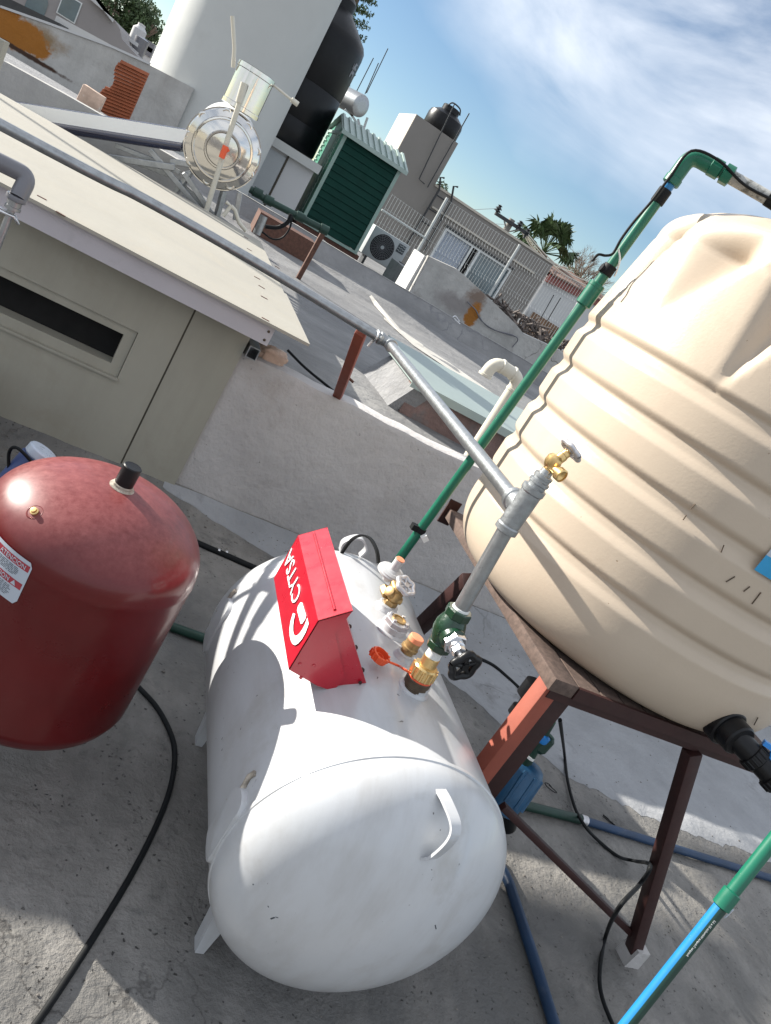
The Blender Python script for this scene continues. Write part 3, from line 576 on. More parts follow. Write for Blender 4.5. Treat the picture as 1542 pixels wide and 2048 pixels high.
# base body: panel going down to the right
bm = NB()
Rt, Gg, Hh = (0.634, -0.682), (0.757, -0.8105), (0.697, -0.853)
nR = (0.72, 0.69)
plate(bm, Rt, Gg, BY0+0.004, BY1-0.006, nR)
base_end = [(0.612, -0.71), Rt, Gg, Hh, (0.66, -0.852), (0.598, -0.838)]
prism(bm, [xz(p, BY0+0.0045) for p in base_end], (0, T_, 0)); prism(bm, [xz(p, BY1-0.008) for p in base_end], (0, T_, 0))
hb = obj('hood_base', bm, M['redbox'], hood)
for p, m in (((0.600, -0.815), 'redbox'), ((0.742, -0.812), 'darksteel'), ((0.618, -0.845), 'redbox'), ((0.628, -0.808), 'redbox')):
    bm = NB(); lathe(bm, [(0.0042, 0), (0.0036, 0.002), (0, 0.003)], xz(p, BY0+0.0005), (0, -1, 0), 10); obj('rivet', bm, M[m], hb, smooth=50)
for y in (1.29, 1.37, 1.45, 1.53):
    t = 0.93; p = Vector((Rt[0]+(Gg[0]-Rt[0])*0.965, y, Rt[1]+(Gg[1]-Rt[1])*0.965)); bm = NB(); lathe(bm, [(0.006, 0), (0.005, 0.003), (0, 0.005)], p, (0.72, 0, 0.69), 10); obj('rivet', bm, M['darksteel'], hb, smooth=50)
# lettering on the left face: reads from near to far, tops downwards on the tank
h_face = Dd[1]-Cc[1]
bm = text_bm('CYTSA', 0.056, 0.0006, (1.0, 1.0)); L0 = max(v.co.x for v in bm.verts)
for v in bm.verts: v.co.x *= 0.198/L0
place_bm(bm, (Dd[0]-0.0012, BY0+0.143, -0.740), (0, 1, 0), (0, 0, -1))
obj('lettering', bm, M['whiteprint'], lid)
bm = NB()
def flat_poly(bm, pts2, th=0.0010):   # pts in (y, z) on the text face
    prism(bm, [(Dd[0]-0.0004, BY0+a, b) for a, b in pts2], (-th, 0, 0))
cres_o = [(.028, -.737), (.019, -.752), (.017, -.768), (.021, -.784), (.030, -.796), (.044, -.8035), (.060, -.807), (.078, -.808), (.100, -.804), (.115, -.796), (.127, -.782)]
cres_i = [(.050, -.737), (.042, -.750), (.040, -.762), (.042, -.774), (.047, -.783), (.055, -.790), (.065, -.793), (.077, -.793), (.090, -.790), (.103, -.784), (.114, -.775)]
va = [bm.verts.new((Dd[0]-0.0013, BY0+a, b)) for a, b in cres_o]; vb = [bm.verts.new((Dd[0]-0.0013, BY0+a, b)) for a, b in cres_i]
for k in range(len(va)-1): bm.faces.new((va[k], va[k+1], vb[k+1], vb[k]))
flat_poly(bm, [(.062, -.763), (.056, -.758), (.055, -.745), (.061, -.740), (.115, -.744), (.122, -.749), (.123, -.760), (.116, -.766)])
obj('emblem', bm, M['whiteprint'], lid)

# ------------------------------------------------------------------ filler valve column and galvanised pipework
fx, fy = 0.858, 1.258
fill = thing('filler_valve', 'brass fitting and green globe valve with black handwheel on gas tank', 'valve', (0.868, 1.262, gtop(0.868)))
ax = Vector((-0.06, 0.03, 1.0)).normalized()
b0 = Vector((0.866, 1.258, -0.787)); 
def along(t): return b0+ax*t
bm = NB(); lathe(bm, [(0.026, 0), (0.026, 0.008), (0.029, 0.010), (0.029, 0.026), (0.027, 0.028), (0.024, 0.032), (0.024, 0.045)], b0, ax, 28); obj('bushing', bm, M['darkbrass'], fill, smooth=30)
bm = NB()
lathe(bm, [(0.022, 0.030), (0.0275, 0.033), (0.0275, 0.058), (0.025, 0.062), (0.019, 0.064), (0.0185, 0.086), (0.016, 0.088)], b0, ax, 28)
u, w = frame_of(ax)
for k in range(14):
    a = 2*math.pi*k/14; c = along(0.045)+(u*math.cos(a)+w*math.sin(a))*0.0275
    tube(bm, [c-ax*0.011, c+ax*0.013], 0.0032, 6)
obj('knurled_nut', bm, M['brass'], fill, smooth=30)
bm = NB(); lathe(bm, [(0.0165, 0.084), (0.0172, 0.088), (0.0165, 0.094), (0.0165, 0.112)], b0, ax, 24); obj('nipple', bm, M['teflon'], fill, smooth=30)
# orange dust cap on its tether
capc = cyl_hit(745, 1332)+Vector((0, 0, 0.022))
bm = NB(); lathe(bm, [(0.012, 0.0), (0.021, 0.0), (0.0215, 0.016), (0.018, 0.017), (0.018, 0.004), (0.009, 0.004), (0.009, 0.010), (0.0075, 0.010), (0.0075, 0.003), (0, 0.003)], capc, (0.15, -0.1, 1), 26, False)
for k in range(12):
    a = 2*math.pi*k/12; c = capc+Vector((math.cos(a)*0.0212, math.sin(a)*0.0212, 0.002)); tube(bm, [c, c+Vector((0.001, 0, 0.013))], 0.003, 6)
dc = obj('dust_cap', bm, M['redorange'], fill, smooth=35)
bm = NB()
tube(bm, smooth_path([capc+Vector((0.020, -0.004, 0.004)), capc+Vector((0.050, -0.010, 0.006)), along(0.03)+Vector((-0.050, -0.004, 0.008)), along(0.034)+Vector((-0.026, -0.004, 0.0))]), 0.0028, 8)
tube(bm, [along(0.030)+(u*math.cos(2*math.pi*k/20)+w*math.sin(2*math.pi*k/20))*0.0265 for k in range(21)], 0.0022, 6, False)
obj('tether', bm, M['redorange'], dc, smooth=60)
# green globe valve body
vc = along(0.158); bm = NB()
hexa(bm, vc-ax*0.050, ax, 0.027, 0.018, 8); hexa(bm, vc+ax*0.034, ax, 0.029, 0.020, 8)
lathe(bm, [(0.024, -0.034), (0.029, -0.020), (0.034, -0.004), (0.034, 0.012), (0.029, 0.026), (0.024, 0.038)], vc, ax, 28)
bax = Vector((0.06, -1, -0.04)).normalized()
lathe(bm, [(0.027, 0.0), (0.027, 0.036), (0.024, 0.040), (0.022, 0.040)], vc, bax, 28)
gv = obj('valve_body', bm, M['valvegreen'], fill, smooth=35)
bm = text_bm('URREA', 0.012, 0.0015); bm.free()
bm = NB()   # cast marks on the body
for k in range(7):
    a = 0.35+k*0.0; p = vc+ax*(-0.022+k*0.007); d = (Vector((-1, -0.55, 0))).normalized(); s = 0.0325-0.00012*(k-3)**2*10
    box(bm, p+d*s-Vector((0.0012, 0.0035, 0.0022)), p+d*s+Vector((0.0012, 0.0035, 0.0022)))
obj('cast_marks', bm, M['valvegreen'], gv)
bm = NB(); hexa(bm, vc+bax*0.036, bax, 0.0255, 0.016); lathe(bm, [(0.017, 0.052), (0.017, 0.060), (0.014, 0.062)], vc, bax, 20); hexa(bm, vc+bax*0.060, bax, 0.0145, 0.016); lathe(bm, [(0.006, 0.074), (0.006, 0.094)], vc, bax, 14)
obj('bonnet_nut', bm, M['steel'], fill)
bm = NB(); wheel(bm, vc+bax*0.094+Vector((0.012, 0, -0.012)), bax+Vector((0.18, 0, 0.0)), 0.029, 0.012, 5, True, 0.0082); obj('handwheel', bm, M['black'], fill, smooth=50)
# riser + tee + horizontal runs: one welded pipe run
tee = Vector((0.838, 1.271, -0.325))
gp = thing('galvanised_pipe', 'long galvanised steel gas pipe running from the green valve over the shack', 'pipe', (0.84, 1.27, -0.6))
rb = vc+ax*0.052
bm = NB(); tube(bm, [rb, tee-Vector((0, 0, 0.055))], 0.0168, 24); rp = obj('riser', bm, M['galv'], gp, smooth=40)
bm = NB()
for k in range(3): tube(bm, [rb+ax*(-0.001+0.003*k)+(u*math.cos(2*math.pi*j/16)+w*math.sin(2*math.pi*j/16))*0.0172 for j in range(17)], 0.0022, 6, False)
obj('thread_tape', bm, M['teflon'], rp, smooth=60)
bm = NB(); corner = Vector((0.868, 2.575, -0.337))
d2 = (corner-tee).normalized()
tube(bm, [tee+d2*0.03, corner-d2*0.03], 0.0168, 24); obj('pipe_run', bm, M['galv'], gp, smooth=40)
bm = NB(); tube(bm, smooth_path([corner-Vector((0.03, 0, 0)), (0.43, 2.672, -0.331), (-0.01, 2.70, -0.3285), (-0.5, 2.64, -0.335), (-3.2, 2.45, -0.34)], 8), 0.0168, 24); obj('pipe_run', bm, M['galv'], gp, smooth=40)
# tee casting
bm = NB()
lathe(bm, [(0.0205, -0.058), (0.0245, -0.056), (0.0245, -0.044), (0.0225, -0.041), (0.0225, 0.036), (0.0250, 0.039), (0.0250, 0.050), (0.021, 0.052)], tee, (0, 0, 1), 30)
lathe(bm, [(0.0225, 0.0), (0.0225, 0.030), (0.0250, 0.033), (0.0250, 0.045), (0.0200, 0.047)], tee, d2, 30)
obj('tee_fitting', bm, M['galvfit'], gp, smooth=30)
bm = NB(); lathe(bm, [(0.019, 0.050), (0.019, 0.058), (0.0215, 0.060), (0.0215, 0.066), (0.018, 0.068), (0.018, 0.072), (0.0195, 0.073), (0.0195, 0.080), (0.013, 0.082), (0.012, 0.092)], tee, (0.02, 0, 1), 26)
obj('reducer', bm, M['galvfit'], gp, smooth=30)
# corner elbow
bm = NB(); e1 = corner-d2*0.035; tube(bm, fillet_path([e1, corner, corner+Vector((-0.035, 0.002, 0))], 0.022), 0.0195, 22)
for c, d in ((e1, d2), (corner+Vector((-0.035, 0.002, 0)), Vector((-1, 0, 0)))): lathe(bm, [(0.0195, -0.006), (0.0228, -0.004), (0.0228, 0.006), (0.0195, 0.008)], c, d, 24)
obj('elbow', bm, M['galvfit'], gp, smooth=30)
# brass hose bib on top
TS = 0.90; hb0 = tee+Vector((0.002, 0, 0.090)); bibt = thing('relief_tap', 'small brass tap with grey handwheel on top of galvanised tee', 'tap', hb0)
def sc2(pr): return [(r*TS, t*TS) for r, t in pr]
bm = NB()
lathe(bm, sc2([(0.012, -0.006), (0.012, 0.006), (0.0165, 0.012), (0.019, 0.022), (0.017, 0.034), (0.011, 0.040)]), hb0, (-0.05, 0, 1), 22)
lathe(bm, sc2([(0.011, 0.008), (0.012, 0.026), (0.0155, 0.027), (0.0155, 0.040), (0.0125, 0.041), (0.0125, 0.037), (0.006, 0.034), (0, 0.034)]), hb0+Vector((0, 0, 0.012)), (0.34, -1, -0.05), 22)
st = Vector((0.45, 0.10, 0.9)).normalized()
lathe(bm, sc2([(0.012, 0.0), (0.012, 0.030), (0.0105, 0.032), (0.0105, 0.040), (0.006, 0.042), (0.006, 0.050)]), hb0+Vector((0, 0, 0.016)), st, 20)
bb = obj('tap_body', bm, M['brass'], bibt, smooth=30)
bm = NB(); wheel(bm, hb0+Vector((0, 0, 0.016))+st*0.046, st, 0.0225, 0.010, 6, True, 0.0055); obj('handwheel', bm, M['alu'], bibt, smooth=50)
# clamp and diagonal red strut from low wall
bm = NB(); cpt = corner-Vector((0.055, 0, 0)); tube(bm, [cpt+Vector((0, 0.021*math.cos(t), 0.021*math.sin(t))) for t in [2*math.pi*k/20 for k in range(21)]], 0.0035, 8, False)
tube(bm, [cpt+Vector((0, 0, -0.018)), cpt+Vector((-0.004, 0.005, -0.045))], 0.005, 8)
obj('clamp', bm, M['steel'], gp, smooth=50)
s0 = ony(682, 806, 3.26); s0 = Vector((1.015, 3.26, -0.745)); s1 = Vector((0.775, 2.62, -0.352))
def sq_bar(a, b, w, h=None, upv=(0, 0, 1)):
    bm = NB(); a = V3(a); b = V3(b); h = h or w; d = (b-a).normalized(); s = d.cross(V3(upv)).normalized(); t = s.cross(d)
    P = [[bm.verts.new(p+s*i*w/2+t*j*h/2) for i, j in ((-1, -1), (1, -1), (1, 1), (-1, 1))] for p in (a, b)]
    for k in range(4): bm.faces.new((P[0][k], P[0][(k+1) % 4], P[1][(k+1) % 4], P[1][k]))
    bm.faces.new(P[0]); bm.faces.new(P[1])
    bmesh.ops.recalc_face_normals(bm, faces=bm.faces); beveled(bm, min(w, h)*0.08, 2); return bm
st_ = thing('support_strut', 'red painted square strut propping the galvanised pipe from low wall', 'strut', s0)
obj('bar', sq_bar(s0, s1, 0.038), M['redsteel'], st_, smooth=40)
bm = NB(); tube(bm, [s0+Vector((-0.03, -0.10, 0.12)), s0+Vector((0.0, -0.09, 0.11))], 0.006, 8); obj('bolt', bm, M['rust'], st_)
# grey conduit body and pole at the left frame edge
cd = thing('conduit_elbow', 'grey plastic conduit elbow on a thin steel pole in front of fascia', 'conduit', (-0.315, 2.42, -0.40))
bm = NB(); tube(bm, [(-3.2, 2.41, -0.399), (-0.56, 2.415, -0.399)], 0.0155, 20); tube(bm, [(-0.60, 2.415, -0.399), (-0.52, 2.415, -0.399)], 0.019, 20)
tube(bm, fillet_path([(-0.53, 2.415, -0.399), (-0.305, 2.425, -0.392), (-0.308, 2.40, -0.452)], 0.028, 8), 0.0235, 24)
lathe(bm, [(0.0255, 0), (0.0265, 0.003), (0.0265, 0.012), (0.023, 0.014)], (-0.311, 2.398, -0.448), (0, 0, -1), 24)
obj('elbow', bm, M['greypvc'], cd, smooth=35)
bm = NB(); lathe(bm, [(0.019, 0), (0.019, 0.022), (0.021, 0.023), (0.021, 0.032), (0.014, 0.034)], (-0.311, 2.398, -0.455), (0.02, 0, -1), 20); obj('connector', bm, M['galv'], cd, smooth=30)
bm = NB(); tube(bm, [(-0.312, 2.40, -0.49), (-0.312, 2.40, -1.49)], 0.010, 14); obj('pole', bm, M['galv'], cd, smooth=40)
bm = NB(); tube(bm, [(-0.34, 2.39, -0.505), (-0.30, 2.38, -0.50), (-0.285, 2.40, -0.515), (-0.30, 2.42, -0.505), (-0.34, 2.41, -0.50), (-0.75, 2.40, -0.49)], 0.004, 8); obj('wire_tie', bm, M['steel'], cd, smooth=60)

# ------------------------------------------------------------------ red pressure tank
RX, RY, RR = 0.170, 1.555, 0.232
rt = thing('pressure_tank', 'upright dusty red pressure tank with black cap, left of white tank', 'pressure tank', (RX, RY, FZ))
bm = NB(); zt, zs, zb = -0.733, -0.876, -1.25
pr = [(0, zt)]
for k in range(1, 21): a = math.pi/2*k/20; pr.append((RR*math.sin(a)**0.92, zs+(zt-zs)*math.cos(a)))
pr += [(RR+0.001, zs-0.006), (RR, zs-0.011), (RR, zs-0.05), (RR+0.001, zb+0.15), (RR+0.002, zb+0.004), (RR+0.002, zb-0.004)]
for k in range(1, 15): a = math.pi/2*k/14; pr.append((RR*math.cos(a), zb-0.11*math.sin(a)))
lathe(bm, [(r, z-FZ) for r, z in pr], (RX, RY, FZ), (0, 0, 1), 96, False)
rtb = obj('tank_body', bm, M['redtank'], rt, smooth=35)
for lx, ly in ((0.07, 1.43), (0.22, 1.68), (0.08, 1.68)):
    bm = NB(); tube(bm, [(lx, ly, -1.20), (lx, ly, FZ+0.003)], 0.018, 12); obj('leg', bm, M['redtank'], rt, smooth=40)
cap0 = Vector((0.170, 1.545, -0.735))
bm = NB(); lathe(bm, [(0.027, -0.004), (0.027, 0.002), (0.022, 0.005), (0.022, 0.009), (0.019, 0.012)], cap0, (0.03, -0.02, 1), 26); cpn = obj('fitting', bm, M['weldrust'], rt, smooth=30)
bm = NB(); lathe(bm, [(0.020, 0.010), (0.020, 0.054), (0.018, 0.056), (0.015, 0.0555), (0, 0.055)], cap0, (0.03, -0.02, 1), 28); obj('cap', bm, M['black'], cpn, smooth=30)
# air plug in a dimple, shoulder facing us
def red_hit(px, py):
    v = ray(px, py); s = np.array([1/RR, 1/RR, 1/(zt-zs)]); o = -np.array([RX, RY, zs])*s; d = v*s; a = d@d; b = 2*o@d; c = o@o-1
    return V3(v*((-b-math.sqrt(max(0, b*b-4*a*c)))/2/a))
pl = red_hit(70, 1025); nn = Vector(((pl.x-RX)/RR**2, (pl.y-RY)/RR**2, (pl.z-zs)/(zt-zs)**2)).normalized()
bm = NB(); lathe(bm, [(0.019, -0.001), (0.015, 0.0022), (0.012, 0.001), (0.009, -0.001)], pl, nn, 28, False); obj('dimple_rim', bm, M['redtank'], rt, smooth=60)
bm = NB(); lathe(bm, [(0.008, -0.002), (0.008, 0.005), (0.0055, 0.006), (0.0055, 0.011), (0, 0.0115)], pl, nn, 16); obj('air_plug', bm, M['brass'], rt, smooth=30)
# warning label wrapped round the tank
def wrap(bm, cx, cy, r, a0, zt_, s=1):
    """bend a flat bm (x along circumference, y up) round a vertical cylinder; a0 = angle of x=0"""
    for v in bm.verts:
        x, y, z = v.co; a = a0+s*x/r; rr = r+z; v.co = Vector((cx+rr*math.cos(a), cy+rr*math.sin(a), zt_+y))
    return bm
def grid_patch(w, h, nx=20, ny=2, cut=0.0, z=0.0):
    bm = NB(); g = []
    for j in range(ny+1):
        row = []
        for i in range(nx+1):
            x = w*i/nx; y = -h*j/ny
            if cut and i == nx: y = y*(1-2*cut)-h*cut
            row.append(bm.verts.new((x, y, z)))
        g.append(row)
    for j in range(ny):
        for i in range(nx): bm.faces.new((g[j][i], g[j][i+1], g[j+1][i+1], g[j+1][i]))
    return bm
LA = math.atan2(-0.99, -0.14)     # facing us
def red_cyl(px, py):
    v = ray(px, py); a = v[0]**2+v[1]**2; b = -2*(v[0]*RX+v[1]*RY); c = RX*RX+RY*RY-RR*RR
    P = v*((-b-math.sqrt(max(b*b-4*a*c, 0)))/2/a); return math.atan2(P[1]-RY, P[0]-RX), P[2]
aR, zR = red_cyl(55, 1170); aT, zT = red_cyl(5, 1065)
LW, LH = 0.16, 0.098
a_right = aR-0.02; a_left = a_right-LW/RR; zL = red_cyl(50, 1150)[1]+0.030
lab = obj('warning_label', wrap(grid_patch(LW, LH, 24, 2, 0.10, 0.0012), RX, RY, RR, a_left, zL), M['labelwhite'], rt, smooth=60)
def lab_text(s, size, x, y, m, nm, z=0.0022):
    bm = text_bm(s, size, 0.0002)
    for v in bm.verts: v.co.x += x; v.co.y += y; v.co.z += z
    obj(nm, wrap(bm, RX, RY, RR, a_left, zL), m, lab)
for k, (yy, hh) in enumerate(((-0.008, 0.014), (-0.050, 0.014))):
    bm = grid_patch(LW-0.012, hh, 20, 1, 0, 0.0017)
    for v in bm.verts: v.co.x += 0.008; v.co.y += yy
    obj('label_band', wrap(bm, RX, RY, RR, a_left, zL), M['labelred'], lab, smooth=60)
lab_text('\u25B2 ATENCION', 0.0130, 0.066, -0.0195, M['labelwhite'], 'lettering'); lab_text('ATTENTION \u25B2', 0.0130, 0.055, -0.0615, M['labelwhite'], 'lettering')
bm = NB()
for k in range(14):
    yy = -0.026-0.0032*k if k < 7 else -0.068-0.0034*(k-7)
    if k == 6:
        obj('fine_print', wrap(bm, RX, RY, RR, a_left, zL), M['textblack'], lab); bm = NB(); continue
    x = 0.012
    while x < LW-0.03:
        w_ = random.uniform(0.004, 0.016); w_ = min(w_, LW-0.022-x); g = [bm.verts.new((x+a, yy+b, 0.0018)) for a, b in ((0, 0), (w_, 0), (w_, -0.0013), (0, -0.0013))]; bm.faces.new(g); x += w_+0.0022
obj('fine_print', wrap(bm, RX, RY, RR, a_left, zL), M['textblack'], lab)

# ------------------------------------------------------------------ cream water tank on its stand
TX, TY = 1.64, 1.78; ZB, ZTOP = -0.665, 0.515
def t_prof(z):
    """outer radius of the ribbed body"""
    R0 = 0.548
    if z < -0.665: return 0.30
    if z < -0.52:                                   # rounded foot
        t = (z+0.665)/0.145; return 0.455+(R0-0.455)*math.sqrt(max(0, 1-(1-t)**2))
    r = R0
    for k in range(5):
        zc = -0.474+0.1235*k
        # ledge: radius drops going up, then a crease, then the next band steps out
        t = (z-zc)
        if 0.0 <= t < 0.062:
            if t < 0.022: r -= 0.011*(t/0.022)**1.2
            elif t < 0.042: r -= 0.011+0.003*(t-0.022)/0.020
            else: r -= 0.014*(1-((t-0.042)/0.020))**1.7
    if z > 0.06:
        t = (z-0.06)/0.29; r -= 0.042*min(t, 1.0)
    if z > 0.33:
        t = min(1, max(0, z-0.355)/0.085); r = 0.506-0.105*(1-math.sqrt(max(0, 1-t*t)))
    return r
SC = [(-170+26.0*k, 0.13 if k == 0 else 0.045 if k == 1 else 0.08) for k in range(-6, 8)]
def scoop(a_deg, z):
    d = 0.0
    for a0, zt0 in SC:
        if z <= zt0 or z > 0.420: continue
        t = (z-zt0)/(0.40-zt0)
        wd = (0.6+10.5*t**1.15) if zt0 < 0.12 else (0.8+16*t**1.05); da = (a_deg-a0+180) % 360-180
        da -= 3.0*t
        if abs(da) < wd:
            q = da/wd; h_ = (q+1)/1.4 if q < 0.4 else (1-q)/0.6; prof = h_*h_*(3-2*h_) if q < 0.4 else h_**1.1
            top = 1.0 if z < 0.34 else max(0, 1-((z-0.34)/0.08))**0.8
            d = max(d, 0.070*min(1, t*1.3)**1.25*prof*top)
    return d
bm = NB(); NT = 260; rings = []
zs_ = [-0.665, -0.66, -0.65, -0.64, -0.63, -0.615, -0.60, -0.58, -0.56, -0.54, -0.52]+[-0.515+0.004*k for k in range(0, 151)]+[0.09+0.0085*k for k in range(1, 41)]
zs_ = [z for z in zs_ if z < 0.436]
for z in zs_:
    ring = []
    for k in range(NT):
        a = 2*math.pi*k/NT; ad_ = math.degrees(a); r = t_prof(z)-scoop(ad_, z)
        ring.append(bm.verts.new((TX+r*math.cos(a), TY+r*math.sin(a), z)))
    rings.append(ring)
rl = [(math.hypot(v.co.x-TX, v.co.y-TY)) for v in rings[-1]]
for f, z in ((0.94, 0.449), (0.84, 0.472), (0.70, 0.496), (0.52, 0.518), (0.36, 0.528), (0.32, 0.55), (0.0, 0.57)):
    ring = []
    for k in range(NT):
        a = 2*math.pi*k/NT; r = rl[k]*f; ring.append(bm.verts.new((TX+r*math.cos(a), TY+r*math.sin(a), z)))
    if f == 0.0:
        for v in ring[1:]: bm.verts.remove(v)
        ring = ring[:1]
    rings.append(ring)
for i in range(len(rings)-1):
    A_, B_ = rings[i], rings[i+1]
    for k in range(NT):
        k2 = (k+1) % NT
        if len(B_) == 1: bm.faces.new((A_[k], A_[k2], B_[0]))
        else: bm.faces.new((A_[k], A_[k2], B_[k2], B_[k]))
bm.faces.new(rings[0][::-1])
wt = thing('water_tank', 'large cream ribbed plastic water tank on red steel stand', 'water tank', (TX, TY, ZB))
obj('tank_body', bm, M['cream'], wt, smooth=75)
# outlet fitting, ball valve
oa = R_(-88.5); od = Vector((math.cos(oa), math.sin(oa), 0)); oc = Vector((TX, TY, -0.575))+od*0.52
def cyl_ang(px, py, R=0.545):
    v = ray(px, py); a = v[0]**2+v[1]**2; b = -2*(v[0]*TX+v[1]*TY); c = TX*TX+TY*TY-R*R
    t = (-b-math.sqrt(b*b-4*a*c))/2/a; P = v*t; return math.atan2(P[1]-TY, P[0]-TX), P
oa, op = cyl_ang(1452, 1452, 0.535); od = Vector((math.cos(oa), math.sin(oa), 0)); oc = V3(op)-od*0.02
bm = NB(); lathe(bm, [(0.052, 0), (0.052, 0.030), (0.048, 0.034), (0.043, 0.034), (0.043, 0.070), (0.039, 0.075)], oc, od, 26); oo = obj('outlet_flange', bm, M['black'], wt, smooth=30)
# black ball valve hanging to the right of it, then green adaptor
vd = Vector((0.62, -0.55, -0.18)).normalized(); v0 = oc+od*0.055
bv = thing('ball_valve', 'black plastic ball valve with blue handle below cream tank outlet', 'valve', v0)
bm = NB(); lathe(bm, [(0.030, 0.0), (0.030, 0.050), (0.034, 0.052), (0.034, 0.078), (0.028, 0.082), (0.028, 0.115), (0.033, 0.117), (0.033, 0.145), (0.024, 0.150), (0.024, 0.175)], v0, vd, 28)
u2, w2 = frame_of(vd)
for k in range(16):
    a = 2*math.pi*k/16
    for t in (0.053, 0.118): c = v0+vd*t+(u2*math.cos(a)+w2*math.sin(a))*0.0335; tube(bm, [c, c+vd*0.023], 0.0028, 6)
obj('valve_body', bm, M['black'], bv, smooth=30)
bm = NB(); hc = v0+vd*0.095; ht = Vector((0.05, 0.1, 1)).normalized()
lathe(bm, [(0.011, 0.022), (0.011, 0.045)], hc, ht, 16); hd = (vd-ht*vd.dot(ht)).normalized()
prism(bm, [hc+ht*0.045-hd*0.035+hd.cross(ht)*0.010, hc+ht*0.045+hd*0.045+hd.cross(ht)*0.010, hc+ht*0.045+hd*0.045-hd.cross(ht)*0.010, hc+ht*0.045-hd*0.035-hd.cross(ht)*0.010], ht*0.012)
obj('handle', bm, M['bluehandle'], bv)
bm = NB(); g0 = v0+vd*0.172; lathe(bm, [(0.024, 0.0), (0.028, 0.004), (0.028, 0.035), (0.020, 0.040)], g0, vd, 12); obj('adaptor', bm, M['green'], bv)
# label on the cream tank
la, lp = cyl_ang(1507, 1138, 0.550)
bm = grid_patch(0.26, 0.085, 14, 2, 0, 0.0015); bm = wrap(bm, TX, TY, 0.552, la, lp[2]+0.085)
lbl = obj('label', bm, M['labelwhite'], wt, smooth=60)
bm = grid_patch(0.26, 0.042, 14, 1, 0, 0.0019)
for v in bm.verts: v.co.y -= 0.043
obj('label_band', wrap(bm, TX, TY, 0.552, la, lp[2]+0.085), M['labelblue'], lbl, smooth=60)
bm = NB()
for yy in (-0.008, -0.014): g = [bm.verts.new((x, yy+b, 0.0021)) for x, b in ((0.012, 0), (0.10, 0), (0.10, -0.002), (0.012, -0.002))]; bm.faces.new(g)
bm.free()
for yy in (-0.008, -0.014):
    bm = NB(); g = [bm.verts.new((x, yy+b, 0.0021)) for x, b in ((0.012, 0), (0.10, 0), (0.10, -0.002), (0.012, -0.002))]; bm.faces.new(g); obj('fine_print', wrap(bm, TX, TY, 0.552, la, lp[2]+0.085), M['textblack'], lbl)
# scuffs on the cream tank
bm = NB()
for (xa, ya, xb, yb) in ((1452, 1164, 1470, 1153), (1487, 1183, 1500, 1173), (1504, 1208, 1522, 1185), (1381, 1018, 1391, 1008), (1366, 1040, 1373, 1030), (1508, 1450, 1516, 1435), (1448, 1090, 1442, 1105)):
    P = []
    for t in (0, .33, .66, 1):
        _, p = cyl_ang(xa+(xb-xa)*t, ya+(yb-ya)*t, 0.5495); P.append(p)
    tube(bm, P, 0.0014, 5)
obj('scuff_marks', bm, M['darkbrass'], wt)

# stand
PZ = -0.668
stand = thing('tank_stand', 'red oxide steel stand with dark boards carrying the cream tank', 'stand', (1.64, 1.75, FZ))
x0p, x1p, y0p, y1p = 1.213, 2.07, 1.305, 2.19
bm = NB()
box(bm, (x0p, y0p, PZ-0.036), (x0p+0.075, y1p, PZ)); beveled(bm, 0.003, 2); obj('side_beam', bm, M['blackwood'], stand, smooth=40)
bm = NB(); box(bm, (x0p+0.085, y0p+0.008, PZ-0.030), (x0p+0.155, y1p, PZ-0.004)); obj('board', bm, M['blackwood'], stand)
for k in range(1, 10):
    bm = NB(); x = x0p+0.085+0.078*k
    if x+0.07 > x1p: break
    box(bm, (x, y0p+0.01, PZ-0.030), (x+0.070, y1p, PZ-0.004)); obj('board', bm, M['blackwood'], stand)
bm = NB(); box(bm, (x0p+0.02, y0p+0.012, PZ-0.062), (x1p, y0p+0.052, PZ-0.0365)); box(bm, (x0p+0.0765, y0p-0.003, PZ-0.0365), (x1p+0.02, y0p+0.0075, PZ-0.002)); obj('front_rail', bm, M['darksteel'], stand)
bm = NB(); box(bm, (x0p+0.12, y1p-0.05, PZ-0.070), (x1p, y1p-0.01, PZ-0.0365)); obj('rear_rail', bm, M['darksteel'], stand)
def leg(a, b, w, m, nm='leg', h=None): o = obj(nm, sq_bar(a, b, w, h, (0, 1, 0)), m, stand, smooth=40); return o
leg((1.240, 1.345, FZ), (1.243, 1.345, PZ-0.038), 0.042, M['redsteel'], h=0.050)
leg((1.315, 1.365, FZ+0.25), (1.315, 1.365, PZ-0.063), 0.060, M['darksteel'], 'corner_plate', h=0.02)
leg((2.130, 1.292, FZ+0.03), (1.755, 1.318, PZ-0.063), 0.040, M['darksteel'])
bm = NB(); prism(bm, [(2.10, 1.262, FZ), (2.16, 1.262, FZ), (2.155, 1.262, FZ+0.07), (2.105, 1.262, FZ+0.07)], (0, 0.06, 0)); obj('foot', bm, M['plaster'], stand)
ra = onz(940, 1160, -0.72); rbp = ony(812, 1280, 2.22); rbp = V3(ra)+(V3(rbp)-V3(ra))*((FZ+0.72)/(rbp[2]+0.72)) if rbp[2] < -0.73 else V3(rbp)
leg(rbp, ra, 0.045, M['darksteel']); leg((2.04, 2.15, FZ), (2.04, 2.15, PZ-0.038), 0.05, M['darksteel'])
pA = ony(1005, 1612, 1.33); pB = ony(1265, 1868, 1.31)
obj('brace', sq_bar(pA, pB, 0.020, 0.020, (0, 1, 0)), M['darksteel'], stand, smooth=40)
box_ = NB(); box(box_, (1.200, 2.191, PZ-0.06), (1.245, 2.197, PZ+0.03)); obj('bracket', box_, M['darksteel'], stand)

